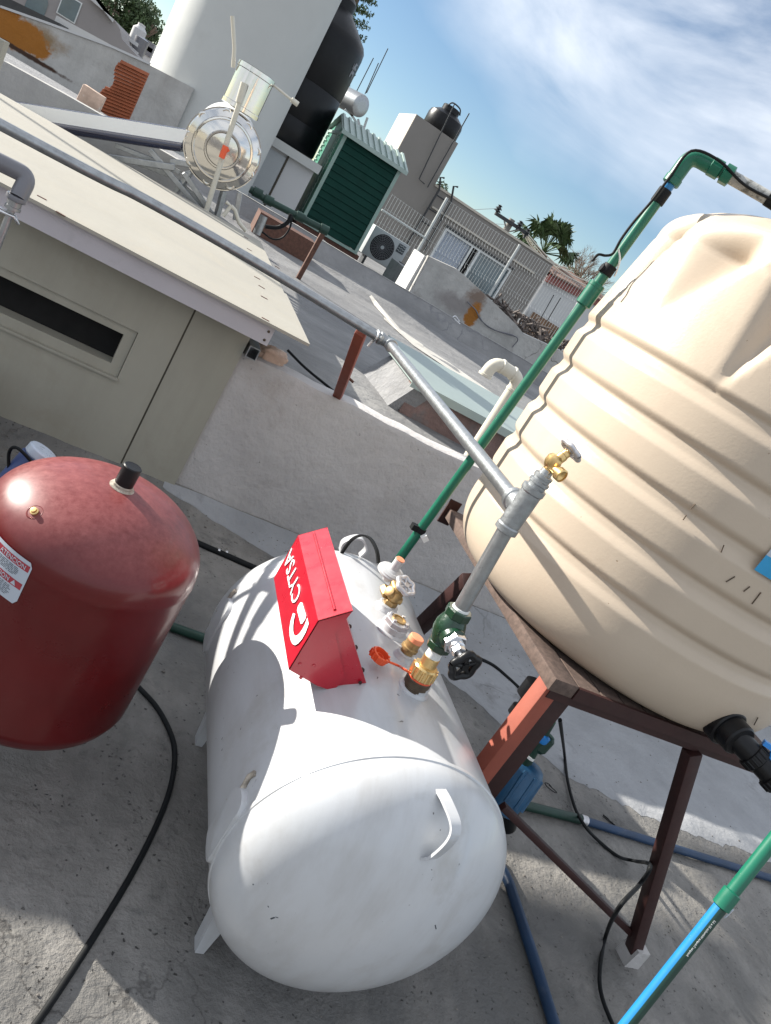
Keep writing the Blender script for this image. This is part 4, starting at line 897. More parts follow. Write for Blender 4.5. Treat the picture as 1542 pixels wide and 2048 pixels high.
# water pump assembly beneath the stand
pu = thing('water_pump', 'blue water pump with green riser pipe behind front stand leg', 'pump', (1.45, 1.62, FZ))
pp = lambda px, py, y=1.52: V3(ony(px, py, y))
bm = NB(); lathe(bm, [(0.03, -0.10), (0.055, -0.09), (0.062, -0.04), (0.062, 0.05), (0.050, 0.07), (0.03, 0.08)], pp(1030, 1565), (0.25, 0.3, 1), 26)
for k in range(10):
    a = 2*math.pi*k/10; u3, w3 = frame_of(Vector((0.25, 0.3, 1))); c = pp(1030, 1565)+(u3*math.cos(a)+w3*math.sin(a))*0.060; tube(bm, [c-Vector((0.01, 0.015, 0.05)), c+Vector((0.01, 0.015, 0.05))], 0.007, 6)
obj('motor_body', bm, M['bluepaint'], pu, smooth=35)
bm = NB(); tube(bm, [pp(1018, 1610), pp(1010, 1650)], 0.035, 18); obj('pump_head', bm, M['black'], pu, smooth=40)
bm = NB(); tube(bm, [pp(1048, 1530), pp(1100, 1440)], 0.018, 16, True); lathe(bm, [(0.018, 0), (0.026, 0.01), (0.026, 0.05), (0.018, 0.06)], pp(1072, 1500), (0.18, 0.1, 1), 18); obj('riser_pipe', bm, M['greendark'], pu, smooth=35)
bm = NB(); lathe(bm, [(0.024, 0), (0.027, 0.005), (0.027, 0.022), (0.022, 0.026)], pp(1076, 1478), (0.18, 0.1, 1), 18); obj('union', bm, M['bluehandle'], pu, smooth=35)
bm = NB(); lathe(bm, [(0.022, 0), (0.022, 0.008)], pp(1055, 1512), (0.18, 0.1, 1), 18); obj('ring', bm, M['teflon'], pu, smooth=35)
bm = NB(); pz = lambda px, py: V3(ony(px, py, 1.42)); tube(bm, [pz(1068, 1372), pz(1045, 1410), pz(1020, 1452), pz(1000, 1490), pz(975, 1530)], 0.014, 14)
lathe(bm, [(0.020, 0), (0.030, 0.006), (0.030, 0.05), (0.02, 0.056)], pz(1060, 1385)-Vector((0, 0, 0.02)), (0, 0, 1), 20)
lathe(bm, [(0.018, 0), (0.024, 0.004), (0.024, 0.028), (0.018, 0.03)], pz(1030, 1432), (0, 0, 1), 20)
obj('suction_pipe', bm, M['black'], pu, smooth=35)

# ------------------------------------------------------------------ green pipe rising beside the cream tank
gp2 = thing('green_pipe', 'tall green plastic pipe rising beside the cream tank with elbow on top', 'pipe', (1.02, 1.95, FZ))
gb, gtp = Vector((1.026, 1.946, -0.835)), Vector((1.083, 1.915, 0.519))
gd = (gtp-gb); gbase = gb-gd*(0.60/gd.length)
def gpt(z): t = (z-gb.z)/(gtp.z-gb.z); return gb+gd*t
bm = NB(); tube(bm, [gpt(-1.47), gpt(0.30), gpt(0.455)], 0.0140, 24); obj('pipe_shaft', bm, M['green'], gp2, smooth=40)
bm = NB(); tube(bm, [gpt(0.39), gpt(0.44)], 0.0144, 24); obj('blue_section', bm, M['bluepipe'], gp2, smooth=40)
bm = NB(); z = 0.092; lathe(bm, [(0.0165, 0), (0.0215, 0.003), (0.0215, 0.055), (0.0225, 0.056), (0.0225, 0.066), (0.0165, 0.068)], gpt(z-0.01), gd, 28); obj('coupling', bm, M['green'], gp2, smooth=30)
bm = NB(); lathe(bm, [(0.0172, 0), (0.0182, 0.002), (0.0182, 0.026), (0.0172, 0.028)], gpt(0.176), gd, 22); lathe(bm, [(0.012, 0), (0.012, 0.02)], gpt(0.186), (-1, 0.2, 0.1), 10); obj('tape', bm, M['rubber'], gp2, smooth=40)
bm = NB(); lathe(bm, [(0.0172, 0), (0.0178, 0.002), (0.0178, 0.036), (0.0172, 0.038)], gpt(0.385), gd, 22); obj('tape', bm, M['rubber'], gp2, smooth=40)
hd_ = Vector((1.27, 1.79, 0.519))-gtp; hd_.normalize()
bm = NB(); tube(bm, fillet_path([gpt(0.45), gtp, gtp+hd_*0.075], 0.030, 8), 0.0205, 26); lathe(bm, [(0.0205, 0), (0.0225, 0.002), (0.0225, 0.018), (0.0205, 0.02)], gpt(0.438), gd, 24)
lathe(bm, [(0.0205, 0), (0.0235, 0.002), (0.0235, 0.028), (0.0165, 0.03), (0.0165, 0.034), (0.0255, 0.036), (0.0255, 0.058), (0.019, 0.060)], gtp+hd_*0.055, hd_, 12)
obj('elbow', bm, M['green'], gp2, smooth=30)
bm = NB(); tube(bm, [gtp+hd_*0.10, gtp+hd_*0.215, gtp+hd_*0.55-Vector((0, 0, 0.012))], 0.0165, 20)
m_ash = mat('weathered_pipe', (0.36, 0.36, 0.34), 0.7, var=0.3, vs=30, dirt=((0.08, 0.08, 0.07), 45, 0.5, 0.9)); obj('inlet_pipe', bm, m_ash, gp2, smooth=40)
bm = NB(); tube(bm, [gtp+hd_*0.215, gtp+hd_*0.50-Vector((0, 0, 0.012))], 0.0185, 20); obj('tape', bm, M['rubber'], gp2, smooth=40)
bm = NB(); P = [gtp+hd_*0.24+Vector((0, -0.018, 0)), gtp+hd_*0.15+Vector((-0.01, -0.022, -0.006)), gtp+hd_*0.06+Vector((-0.01, -0.026, 0.012)), gtp+Vector((-0.018, -0.022, 0.0)), gpt(0.45)+Vector((-0.020, -0.015, 0)), gpt(0.38)+Vector((-0.022, -0.015, 0)), gpt(0.32)+Vector((-0.026, -0.010, 0)), gpt(0.27)+Vector((-0.027, -0.010, 0)), gpt(0.23)+Vector((-0.022, -0.010, 0)), gpt(0.215)+Vector((-0.035, -0.010, 0)), gpt(0.20)+Vector((-0.055, -0.010, 0.006)), gpt(0.185)+Vector((-0.060, -0.012, 0.0))]
tube(bm, smooth_path(P, 6), 0.0036, 8); obj('cable', bm, M['rubber'], gp2, smooth=60)
bm = NB(); P = [gpt(0.245)+Vector((-0.018, -0.012, 0)), gpt(0.225)+Vector((0.0, -0.020, 0)), gpt(0.20)+Vector((0.014, -0.016, 0)), gpt(0.185)+Vector((0.020, -0.012, 0))]; tube(bm, smooth_path(P, 5), 0.0025, 6); obj('twine', bm, M['teflon'], gp2, smooth=60)
bm = NB(); z = -0.70; lathe(bm, [(0.0168, 0), (0.0176, 0.002), (0.0176, 0.014), (0.0168, 0.016)], gpt(z), gd, 20); box(bm, gpt(z)+Vector((-0.032, -0.012, 0)), gpt(z)+Vector((-0.012, 0.008, 0.018))); obj('tape', bm, M['rubber'], gp2)
bm = NB(); box(bm, gpt(z)+Vector((0.006, -0.03, -0.012)), gpt(z)+Vector((0.026, -0.016, 0.006)), Matrix.Rotation(0.6, 3, 'Y')); obj('tape_end', bm, M['teflon'], gp2)

# near pipe at lower right
dp = thing('drain_pipe', 'near green and blue plastic pipe descending at lower right', 'pipe', (1.3, 0.72, FZ))
qa, qb, qc, qd = [V3(ray(*p)*1.4) for p in ((1560, 1664), (1468, 1806), (1440, 1842), (1255, 2048))]
dd = (qd-qa).normalized(); qb = qa+dd*(qb-qa).dot(dd)
bm = NB(); tube(bm, [qa-dd*0.3, qb], 0.0126, 26); obj('green_pipe', bm, M['green'], dp, smooth=40)
bm = NB(); lathe(bm, [(0.0125, 0), (0.0165, 0.002), (0.0165, 0.036), (0.0125, 0.038)], qb-dd*0.016, dd, 28); obj('coupling', bm, M['green'], dp, smooth=30)
bm = NB(); tube(bm, [qb, qd, qd+dd*0.45], 0.0123, 26); obj('blue_pipe', bm, M['bluepipe'], dp, smooth=40)
bm = NB(); tube(bm, [qb, qd, qd+dd*0.45], 0.0125, 26)  # dark green half shell colours in the pipe's shadow side
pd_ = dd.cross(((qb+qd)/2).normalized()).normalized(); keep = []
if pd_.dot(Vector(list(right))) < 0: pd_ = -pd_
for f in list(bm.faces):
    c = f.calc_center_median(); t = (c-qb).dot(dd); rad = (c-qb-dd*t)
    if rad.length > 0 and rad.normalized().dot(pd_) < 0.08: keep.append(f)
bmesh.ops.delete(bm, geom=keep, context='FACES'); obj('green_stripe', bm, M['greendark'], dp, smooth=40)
# printed line on blue pipe
sd = Vector((-0.55, -0.80, 0.2)); sd = (sd-dd*sd.dot(dd)).normalized(); td = sd.cross(dd).normalized()
for s_, t0, sz in (('Rotoplas Tuboplus Hidraulico 25 x 3.5', 0.045, 0.0052), ('N0101', 0.285, 0.006)):
    bm = text_bm(s_, sz, 0.0002); ex = -dd; L_ = max(v.co.x for v in bm.verts)
    for v in bm.verts:
        x, y, z = v.co; a = y/0.0125; rr = 0.0127+z; v.co = qb+dd*(t0+(L_-x))+(sd*math.cos(a)+(ex.cross(sd)*-1)*-math.sin(a))*rr
    obj('print_line', bm, M['whiteprint'], dp)
bm = NB(); c = qb+dd*0.020+Vector((0.012, -0.012, 0)); box(bm, c-Vector((0.006, 0.001, 0.010)), c+Vector((0.006, 0.001, 0.010)), Matrix.Rotation(0.4, 3, 'Z')); obj('sticker', bm, M['labelwhite'], dp)

rg_ = random.Random(77); bm = NB()
for k in range(900):
    x, y = rg_.uniform(-0.4, 3.6), rg_.uniform(0.5, 3.15)
    if rg_.random() < 0.4: y = 3.15-abs(rg_.gauss(0, 0.12))
    r = rg_.uniform(0.0012, 0.0035)*(1.6 if rg_.random() < 0.06 else 1)
    bmesh.ops.create_icosphere(bm, subdivisions=1, radius=r, matrix=Matrix.Translation((x, y, floor_z(x, y)+r*0.6+(0.004 if x > 0.9 and y > edge_y(x) else 0))) @ Matrix.Diagonal((1.3, 1, 0.7, 1)))
tag(obj('floor_grit', bm, mat('grit', (0.16, 0.145, 0.13), 0.9, var=0.6, vs=30)), 'loose dark grit scattered over the terrace floor', 'grit', kind='stuff')
# ------------------------------------------------------------------ pipes and cables on the floor
def fl(px, py, h=0.012): p = onz(px, py, FZ+h); return V3(p)
bp = thing('floor_pipe', 'green and blue pipe lying on floor behind the slanted stand leg', 'pipe', fl(1165, 1640))
a = fl(1000, 1598, .018); b = fl(1165, 1640, .018); c = fl(1560, 1762, .018)
bm = NB(); tube(bm, [a, b], 0.018, 18); obj('green_length', bm, M['greendark'], bp, smooth=40)
bm = NB(); tube(bm, [b, c, c+(c-b)*1.5], 0.0165, 18); obj('blue_length', bm, M['bluedark'], bp, smooth=40)
bm = NB(); tube(bm, [b-(c-b)*0.01, b+(c-b)*0.015], 0.020, 18); obj('end_collar', bm, M['alu'], bp, smooth=40)
bm = NB(); tube(bm, [fl(985, 1700, .02), fl(1018, 1765, .018), fl(1062, 1900, .018), fl(1118, 2080, .018), fl(1160, 2300, .018)], 0.0165, 16); tag(obj('blue_floor_pipe', bm, M['bluedark'], smooth=40), 'dark blue pipe on floor passing right of white tank end', 'pipe')
bm = NB(); tube(bm, [fl(300, 1238, .016), fl(410, 1277, .016), fl(470, 1300, .016)], 0.016, 16); tag(obj('green_floor_hose', bm, M['greendark'], smooth=40), 'dark green hose on the floor between red and white tanks', 'hose')
bm = NB(); tube(bm, [fl(300, 1045, .013), fl(400, 1088, .013), fl(512, 1137, .013), fl(640, 1185, .013)], 0.013, 14)
bh = thing('black_rope', 'black hose on floor near wall behind the red tank', 'hose', fl(450, 1110)); obj('hose', bm, M['rubber'], bh, smooth=40)
bm = NB()
for px, py in ((434, 1102), (449, 1106)):
    bm = NB(); lathe(bm, [(0.014, 0), (0.0155, 0.001), (0.0155, 0.010), (0.014, 0.011)], fl(px, py, .013), fl(512, 1137)-fl(400, 1088), 16); obj('hose_clamp', bm, M['steel'], bh, smooth=40)
bm = NB(); P = [fl(240, 1330), fl(275, 1368), fl(315, 1412), fl(343, 1465), fl(351, 1510), fl(343, 1570), fl(318, 1640), fl(268, 1740), fl(190, 1870), fl(115, 1985), fl(70, 2050), fl(20, 2120)]
tube(bm, smooth_path([p+Vector((0, 0, -0.005)) for p in P], 8), 0.0075, 12); tag(obj('black_cable', bm, M['rubber'], smooth=60), 'thick black cable curving over floor below the red pressure tank', 'cable')
bm = NB(); P = [fl(915, 1290, .01), fl(945, 1310, .01), fl(985, 1330, .01), fl(1012, 1352, .01), fl(1042, 1380, .01), fl(1060, 1400, .03)]
tube(bm, smooth_path(P, 8), 0.0085, 12); tag(obj('wall_cable', bm, M['rubber'], smooth=60), 'black cable running from behind the black handwheel to the pump', 'cable')
bm = NB(); L1 = V3(ony(1300, 1730, 1.26))
P = [V3(ony(1120, 1440, 1.55)), fl(1128, 1500, .06), fl(1135, 1560), fl(1148, 1610), fl(1165, 1645, .045), fl(1190, 1675), fl(1235, 1712), fl(1270, 1722, .06), L1, V3(ony(1280, 1768, 1.24)), V3(ony(1238, 1815, 1.15)), fl(1212, 1870, .02), fl(1200, 1935), fl(1203, 1990), fl(1228, 2055), fl(1260, 2120)]
tube(bm, smooth_path(P, 8), 0.0062, 12); tag(obj('loop_cable', bm, M['rubber'], smooth=60), 'thin black cable looping across floor and tied to slanted stand leg', 'cable')
for k, (px, py) in enumerate(((1098, 1575), (1215, 1640))):
    bm = NB(); c = fl(px, py, .004); P = [c+Vector((0.03*math.cos(t*1.3+k)*(0.4+0.1*t), 0.03*math.sin(t*1.1)*(0.5+0.08*t), 0.004)) for t in range(7)]
    tube(bm, smooth_path(P, 5), 0.0018, 6); tag(obj('wire_scrap', bm, M['rubber'], smooth=60), ('curled scrap of black wire on floor right of pump', 'small bent wire scrap on floor beside blue pipe')[k], 'wire')
# blue bucket with clear lid, left behind red tank
c = Vector((-0.045, 2.25, -1.02)); bk = thing('blue_bottle', 'blue container with translucent lid behind the red tank', 'container', c)
pc = V3(ony(74, 918, 2.0)); ax_ = Vector((0.30, 0.15, 1)).normalized()
bk.location = pc
bm = NB(); lathe(bm, [(0.040, -0.60), (0.043, -0.16), (0.043, 0.0), (0.038, 0.003)], pc, ax_, 28); obj('body', bm, M['bluebucket'], bk, smooth=35)
bm = NB(); lathe(bm, [(0.036, 0.003), (0.040, 0.008), (0.040, 0.026), (0.036, 0.031), (0, 0.033)], pc, ax_, 28); obj('lid', bm, M['clear'], bk, smooth=35)
bm = NB(); tube(bm, smooth_path([pc+Vector((0.01, -0.05, 0.0)), pc+Vector((-0.05, -0.045, 0.03)), pc+Vector((-0.066, -0.02, 0.0)), pc+Vector((-0.05, -0.02, -0.05))], 6), 0.0045, 8); obj('strap', bm, M['rubber'], bk, smooth=50)
bm = NB(); box(bm, (-2.2, 2.25, FZ), (-0.33, 3.18, -1.20)); beveled(bm, 0.02, 3); tag(obj('masonry_block', bm, M['plaster'], smooth=40), 'pale plastered ledge at left edge beside blue container', 'ledge')

# ------------------------------------------------------------------ skylight box, PVC vent and small things on neighbour roof
sk = thing('skylight_box', 'rough block skylight box with pale green sheet metal lid', 'skylight', (2.1, 4.5, NZ))
bx0, by0, bx1, by1 = 1.62, 4.10, 3.0, 4.72
bm = NB(); box(bm, (bx0+0.02, by0, NZ-0.1), (bx1, by0+0.12, -0.665)); obj('front_wall', bm, M['pinkblock'], sk)
bm = NB()
prism(bm, [(bx0-0.10, by0+0.03, NZ-0.1), (bx0+0.02, by0-0.02, -0.68), (bx0+0.02, by1, -0.68), (bx0-0.16, by1, NZ-0.1)], (0.12, 0, 0))
for v in bm.verts: v.co += Vector((nzf(v.co.y, v.co.z, 3, 0.01), 0, 0))
obj('side_wall', bm, M['roughcement'], sk)
bm = NB(); box(bm, (bx0+0.14, by1-0.1, NZ-0.1), (bx1, by1, -0.67)); box(bm, (bx1-0.1, by0+0.12, NZ-0.1), (bx1, by1-0.1, -0.67)); obj('rear_wall', bm, M['roughcement'], sk)
bm = NB(); tl = 0.0
prism(bm, [(bx0-0.02, by0-0.05, -0.652), (bx1+0.05, by0-0.05, -0.652), (bx1+0.05, by1+0.1, -0.60), (bx0-0.02, by1+0.1, -0.60)], (0, 0, 0.012)); 
box(bm, (bx0-0.024, by0-0.056, -0.685), (bx1+0.05, by0-0.050, -0.638)); box(bm, (bx0-0.026, by0-0.05, -0.66), (bx0-0.020, by1+0.1, -0.585))
obj('lid', bm, M['sheetmetal'], sk)
pv = thing('vent_pipe', 'cream gooseneck vent pipe standing beyond the low wall', 'vent pipe', (1.977, 3.7, NZ))
bm = NB(); gy = 3.70
P = fillet_path([(1.975, gy, NZ-0.05), (1.973, gy, -0.315), (1.795, gy, -0.305), (1.79, gy, -0.385)], 0.055, 8); tube(bm, P, 0.034, 26)
obj('pipe', bm, M['pvc'], pv, smooth=45)
for c, d in (((1.974, gy, -0.385), (0, 0, 1)), ((1.925, gy, -0.312), (-1, 0, 0)), ((1.845, gy, -0.308), (-1, 0, 0)), ((1.79, gy, -0.388), (0, 0, 1))):
    bm = NB(); lathe(bm, [(0.034, -0.008), (0.038, -0.006), (0.038, 0.006), (0.034, 0.008)], c, d, 26); obj('socket', bm, M['pvc'], pv, smooth=35)
# black cord lying along the wall top and small PVC piece
bm = NB(); P = [onz(1270*700/1542, 500+445*500/1101, -0.78) for _ in (0,)]
P = [V3(onz(575, 700, -0.80)), V3(onz(610, 735, -0.83)), V3(onz(650, 768, -0.835)), V3(onz(690, 800, -0.83)), V3(onz(740, 835, -0.83)), V3(onz(800, 872, -0.83)), V3(onz(900, 925, -0.83))]
tube(bm, smooth_path(P, 6), 0.007, 10); tag(obj('black_hose', bm, M['rubber'], smooth=60), 'black cord lying along the far side of the low wall', 'cord')
bm = NB(); P = [V3(onz(*Z6(930, 625), NZ+0.03)), V3(onz(*Z6(925, 660), NZ+0.02)), V3(onz(*Z6(1080, 745), NZ+0.02)), V3(onz(*Z6(1340, 890), NZ+0.02))]
tube(bm, P, 0.009, 8); tag(obj('roof_wire', bm, M['rubber'], smooth=60), 'thin black wire crossing the neighbouring roof below the kerb', 'wire')

# ------------------------------------------------------------------ solar water heater
SY = 5.75; k_ = SY/4.7
hc = Vector((0.213*k_, SY, -0.138*k_)); hr = 0.206*k_
sh2 = thing('solar_heater', 'solar water heater with polished steel tank end and slanting tubes', 'solar heater', (hc.x, SY+0.6, NZ))
hax = Vector((0.03, 1, 0.04)).normalized()
bm = NB(); lathe(bm, [(0, -0.030), (hr*0.2, -0.029), (hr*0.40, -0.024), (hr*0.42, -0.030), (hr*0.46, -0.030), (hr*0.48, -0.020), (hr*0.62, -0.013), (hr*0.72, -0.006), (hr*0.74, -0.013), (hr*0.78, -0.012), (hr*0.80, -0.002), (hr*0.955, 0.010), (hr*0.985, 0.022), (hr*1.01, 0.022), (hr*1.01, 0.045), (hr*0.985, 0.05)], hc, hax, 72, False)
en = obj('end_cap', bm, M['mirror'], sh2, smooth=30)
for k in range(9):
    bm = NB(); a = 2*math.pi*k/9+0.2; u3, w3 = frame_of(hax); c = hc+(u3*math.cos(a)+w3*math.sin(a))*hr*0.88+hax*0.006; lathe(bm, [(hr*0.13, 0.004), (hr*0.10, 0.000), (hr*0.06, 0.002), (0, 0.005)], c, hax, 20, False); obj('pressed_dimple', bm, M['mirror'], en, smooth=50)
bm = NB(); lathe(bm, [(hr*0.985, 0.05), (hr*0.985, 1.75), (hr*0.9, 1.78)], hc, hax, 64); obj('tank_body', bm, M['tubewhite'], sh2, smooth=30)
# tube bank: slopes down to -X
tdir = Vector((-0.926, 0.0, -0.377)).normalized()
base = Vector((0.02, SY+0.06, -0.290))
for k in range(10):
    bm = NB(); c = base+hax*(0.075*k*2+0.02); tube(bm, [c, c+tdir*1.65], 0.036, 18); obj('vacuum_tube', bm, M['solartube'], sh2, smooth=50)
bm = NB(); c0 = base+hax*(-0.055)+Vector((0, 0, 0.03)); prism(bm, [c0+Vector((0.0, 0, 0.085)), c0+tdir*1.68+Vector((0, 0, 0.085)), c0+tdir*1.68+Vector((0, 0, 0.0)), c0+Vector((0.0, 0, 0.0))], (0, 0.012, 0)); obj('side_rail', bm, M['tubewhite'], sh2)  # white strip colours in the sun glare along the tubes
for dz, t0, t1 in ((-0.13, 0.05, 1.6),):
    obj('frame_rail', sq_bar(base+hax*(-0.05)+Vector((0.02, 0, dz)), base+hax*(-0.05)+tdir*1.6+Vector((0, 0, dz)), 0.04), M['galv'], sh2)
    obj('frame_rail', sq_bar(base+hax*1.5+Vector((0.02, 0, dz)), base+hax*1.5+tdir*1.6+Vector((0, 0, dz)), 0.04), M['galv'], sh2)
legs_ = [((445-78, 345), (425, 430)), ((385, 330), (340, 322)), ((300, 300), (400, 420)), ((480, 385), (470, 440))]
for (a, b), (c, d) in legs_:
    p = V3(ony(a, b, SY+0.05)); q = V3(ony(c, d, SY+0.05)); obj('frame_leg', sq_bar(p, q, 0.035), M['galv'], sh2)
p = Vector((hc.x-0.12, SY+0.05, hc.z-hr*0.9)); obj('frame_leg', sq_bar(p, (hc.x-0.2, SY+0.1, NZ), 0.035), M['galv'], sh2); p = Vector((hc.x+0.12, SY+0.05, hc.z-hr*0.9)); obj('frame_leg', sq_bar(p, (hc.x+0.2, SY+0.1, NZ), 0.035), M['galv'], sh2)
obj('frame_leg', sq_bar((hc.x, SY+1.5, hc.z-hr*0.9), (hc.x, SY+1.5, NZ), 0.035), M['galv'], sh2)
for (pts_) in ([(265, 322), (345, 352), (392, 395), (415, 425)], [(230, 290), (300, 318), (360, 345)]):
    P = [V3(ony(x, y, SY+0.15)) for x, y in pts_]
    for i in range(len(P)-1): obj('frame_brace', sq_bar(P[i], P[i+1], 0.045, 0.03), M['galv'], sh2)
# small chrome feeder tank on top
fc = Vector((0, 0, 0)); fbot = V3(ony(472, 218, SY+0.05)); ftop = V3(ony(496, 148, SY+0.05))
fa_ = Vector((0.0, 0, 1.0)); fr = 0.125
ft = thing('feeder_tank', 'small upright polished steel feeder tank on top of solar heater', 'feeder tank', fbot)
fb = V3(ony(478, 222, SY+0.10)); fh = 0.27
bm = NB(); lathe(bm, [(fr*0.9, 0), (fr*1.04, 0.004), (fr*1.04, 0.03), (fr, 0.034), (fr, fh-0.034), (fr*1.04, fh-0.03), (fr*1.04, fh), (fr*0.9, fh+0.006), (0, fh+0.012)], fb, fa_, 48); obj('tank_body', bm, M['mirror'], ft, smooth=30)
bm = NB(); tube(bm, [V3(ony(466, 135, SY+0.10)), V3(ony(469, 98, SY+0.10)), V3(ony(465, 32, SY+0.10))], 0.013, 12); obj('vent_tube', bm, M['pvc'], ft, smooth=50)
bm = NB(); tube(bm, [V3(ony(x, y, SY-0.06)) for x, y in ((489, 166), (478, 205))], 0.024, 14); tube(bm, [V3(ony(x, y, SY-0.06)) for x, y in ((484, 190), (455, 280), (416, 410), (405, 450))], 0.0175, 14); pvp = thing('fill_pipe', 'cream plastic pipe with red valve crossing the polished tank end', 'pipe', V3(ony(455, 280, SY-0.06))); obj('pipe', bm, M['pvc'], pvp, smooth=50)
bm = NB(); c = V3(ony(450, 303, SY-0.085)); tube(bm, [V3(ony(452, 292, SY-0.09)), V3(ony(443, 316, SY-0.09))], 0.02, 8); box(bm, c-Vector((0.03, 0.005, 0.012)), c+Vector((0.03, 0.005, 0.012)), Matrix.Rotation(-1.0, 3, 'Y')); obj('red_handle', bm, M['redorange'], pvp)
bm = NB(); P = [V3(ony(x, y, SY+0.1)) for x, y in ((520, 158), (530, 154), (537, 162), (565, 185), (592, 207))]; tube(bm, smooth_path(P, 5), 0.008, 8); tube(bm, [V3(ony(583, 199, SY+0.1)), V3(ony(596, 209, SY+0.1))], 0.018, 10); tag(obj('overflow_pipe', bm, M['pvc'], smooth=50), 'thin cream overflow pipe reaching right from the feeder tank', 'pipe')
# white fittings and pipes between heater and shed
bm = NB()
for pts_ in ([(452, 404), (462, 412), (446, 432)], [(462, 412), (470, 420), (478, 445), (492, 462)]):
    tube(bm, [V3(ony(x, y, SY-0.1)) for x, y in pts_], 0.014, 10)
tag(obj('plumbing_tee', bm, M['pvc'], smooth=50), 'white plumbing fittings below the polished heater tank', 'fitting')
bm = NB(); P = [V3(ony(x, y, 7.3)) for x, y in ((500, 378), (530, 398), (580, 424), (650, 460))]; tube(bm, P, 0.030, 12)
for x, y in ((515, 386), (537, 401), (600, 434), (648, 459)):
    c = V3(ony(x, y, 7.3)); lathe(bm, [(0.042, -0.04), (0.042, 0.04)], c, P[3]-P[1], 12)
hp = thing('header_pipe', 'dark green pipe on rusty post left of the green shed', 'pipe', P[1]); obj('pipe', bm, M['greendark'], hp, smooth=50)
bm = NB(); 
pt = V3(ony(646, 466, 7.5)); obj('post', sq_bar(pt, (pt.x-0.01, 7.5, NZ-0.09), 0.045), M['rust'], hp)
bm = NB(); tube(bm, smooth_path([V3(ony(x, y, 7.2)) for x, y in ((582, 428), (575, 445), (555, 455), (530, 453))], 6), 0.018, 8); tube(bm, smooth_path([V3(ony(x, y, 7.2)) for x, y in ((584, 430), (580, 455), (565, 475), (545, 478), (523, 463))], 6), 0.008, 8); tag(obj('drooping_cables', bm, M['rubber'], smooth=60), 'black cables drooping from the dark green pipe', 'cable')
bm = NB(); p = V3(ony(515, 450, 7.1)); tube(bm, [V3(ony(528, 432, 7.1)), V3(ony(513, 468, 7.1))], 0.035, 12); tag(obj('pipe_stub', bm, M['galv'], smooth=50), 'grey pipe stub behind the shack roof corner', 'pipe')
bm = NB(); q = V3(onz(610, 475, -0.62)); box(bm, (1.05, 9.2, NZ-0.1), (1.75, 9.6, -0.62)); tag(obj('brown_box', bm, M['rust']), 'rusty brown box in shade between column and shed', 'box')

# ------------------------------------------------------------------ white round tower and black tank
CXc, CYc, CR = 0.2156, 13.0, 0.973
bm = NB(); lathe(bm, [(CR, -2.0), (CR, 0), (CR, 2), (CR, 5.4)], (CXc, CYc, 0), (0, 0, 1), 96); tag(obj('round_tower', bm, M['columnwhite'], smooth=40), 'tall smooth white cylindrical tower behind the solar heater', 'tower')
pb = thing('tank_plinth', 'white rendered plinth with grey doors carrying the black tank', 'plinth', (1.6, 14.6, -0.93))
bm = NB(); box(bm, (0.8, 13.9, -0.93), (2.06, 15.9, 0.05)); obj('wall', bm, M['farwhite'], pb)
bm = NB(); box(bm, (0.8, 13.78, 0.05), (2.12, 16.0, 0.19)); obj('slab', bm, M['columnwhite'], pb)
bm = NB(); box(bm, (1.18, 13.86, -0.88), (1.56, 13.9-0.001, 0.0)); obj('door', bm, M['acwhite'], pb)
bm = NB(); box(bm, (1.57, 13.86, -0.9), (1.60, 13.899, 0.05)); obj('door_gap', bm, M['joint'], pb)
btk = thing('black_water_tank', 'huge black plastic water tank partly hidden by white tower', 'water tank', (1.375, 15.0, 0.19))
pr = [(0.70, 0.19), (0.722, 0.24), (0.722, 0.6), (0.715, 0.62), (0.722, 0.64), (0.722, 1.2), (0.715, 1.22), (0.722, 1.24), (0.722, 1.95), (0.71, 2.06), (0.66, 2.14), (0.36, 2.38), (0.30, 2.42), (0.26, 2.46), (0.26, 2.60), (0.20, 2.66), (0, 2.67)]
bm = NB(); lathe(bm, pr, (1.375, 15.0, 0), (0, 0, 1), 72); bb_ = obj('tank_body', bm, M['blacktank'], btk, smooth=35)
bm = NB()   # small pale brand mark: helmeted blob and wear, drawn as plain marks
a0 = R_(-32)
for k, (da, dz, w_, h_) in enumerate(((0, 0.0, 0.035, 0.05), (0.05, -0.04, 0.05, 0.02), (-0.04, -0.05, 0.02, 0.05), (0.02, -0.11, 0.04, 0.03), (0.09, -0.14, 0.02, 0.06), (-0.05, -0.14, 0.02, 0.06), (-0.09, -0.02, 0.01, 0.05), (0.06, 0.03, 0.03, 0.012))):
    a = a0+da; p = Vector((1.375+0.727*math.cos(a), 15+0.727*math.sin(a), 1.82+dz)); bmesh.ops.create_icosphere(bm, subdivisions=2, radius=1.0, matrix=Matrix.Translation(p) @ Matrix.Rotation(a, 4, 'Z') @ Matrix.Diagonal((0.004, w_, h_, 1)))
obj('pale_mark', bm, M['greypvc'], bb_)
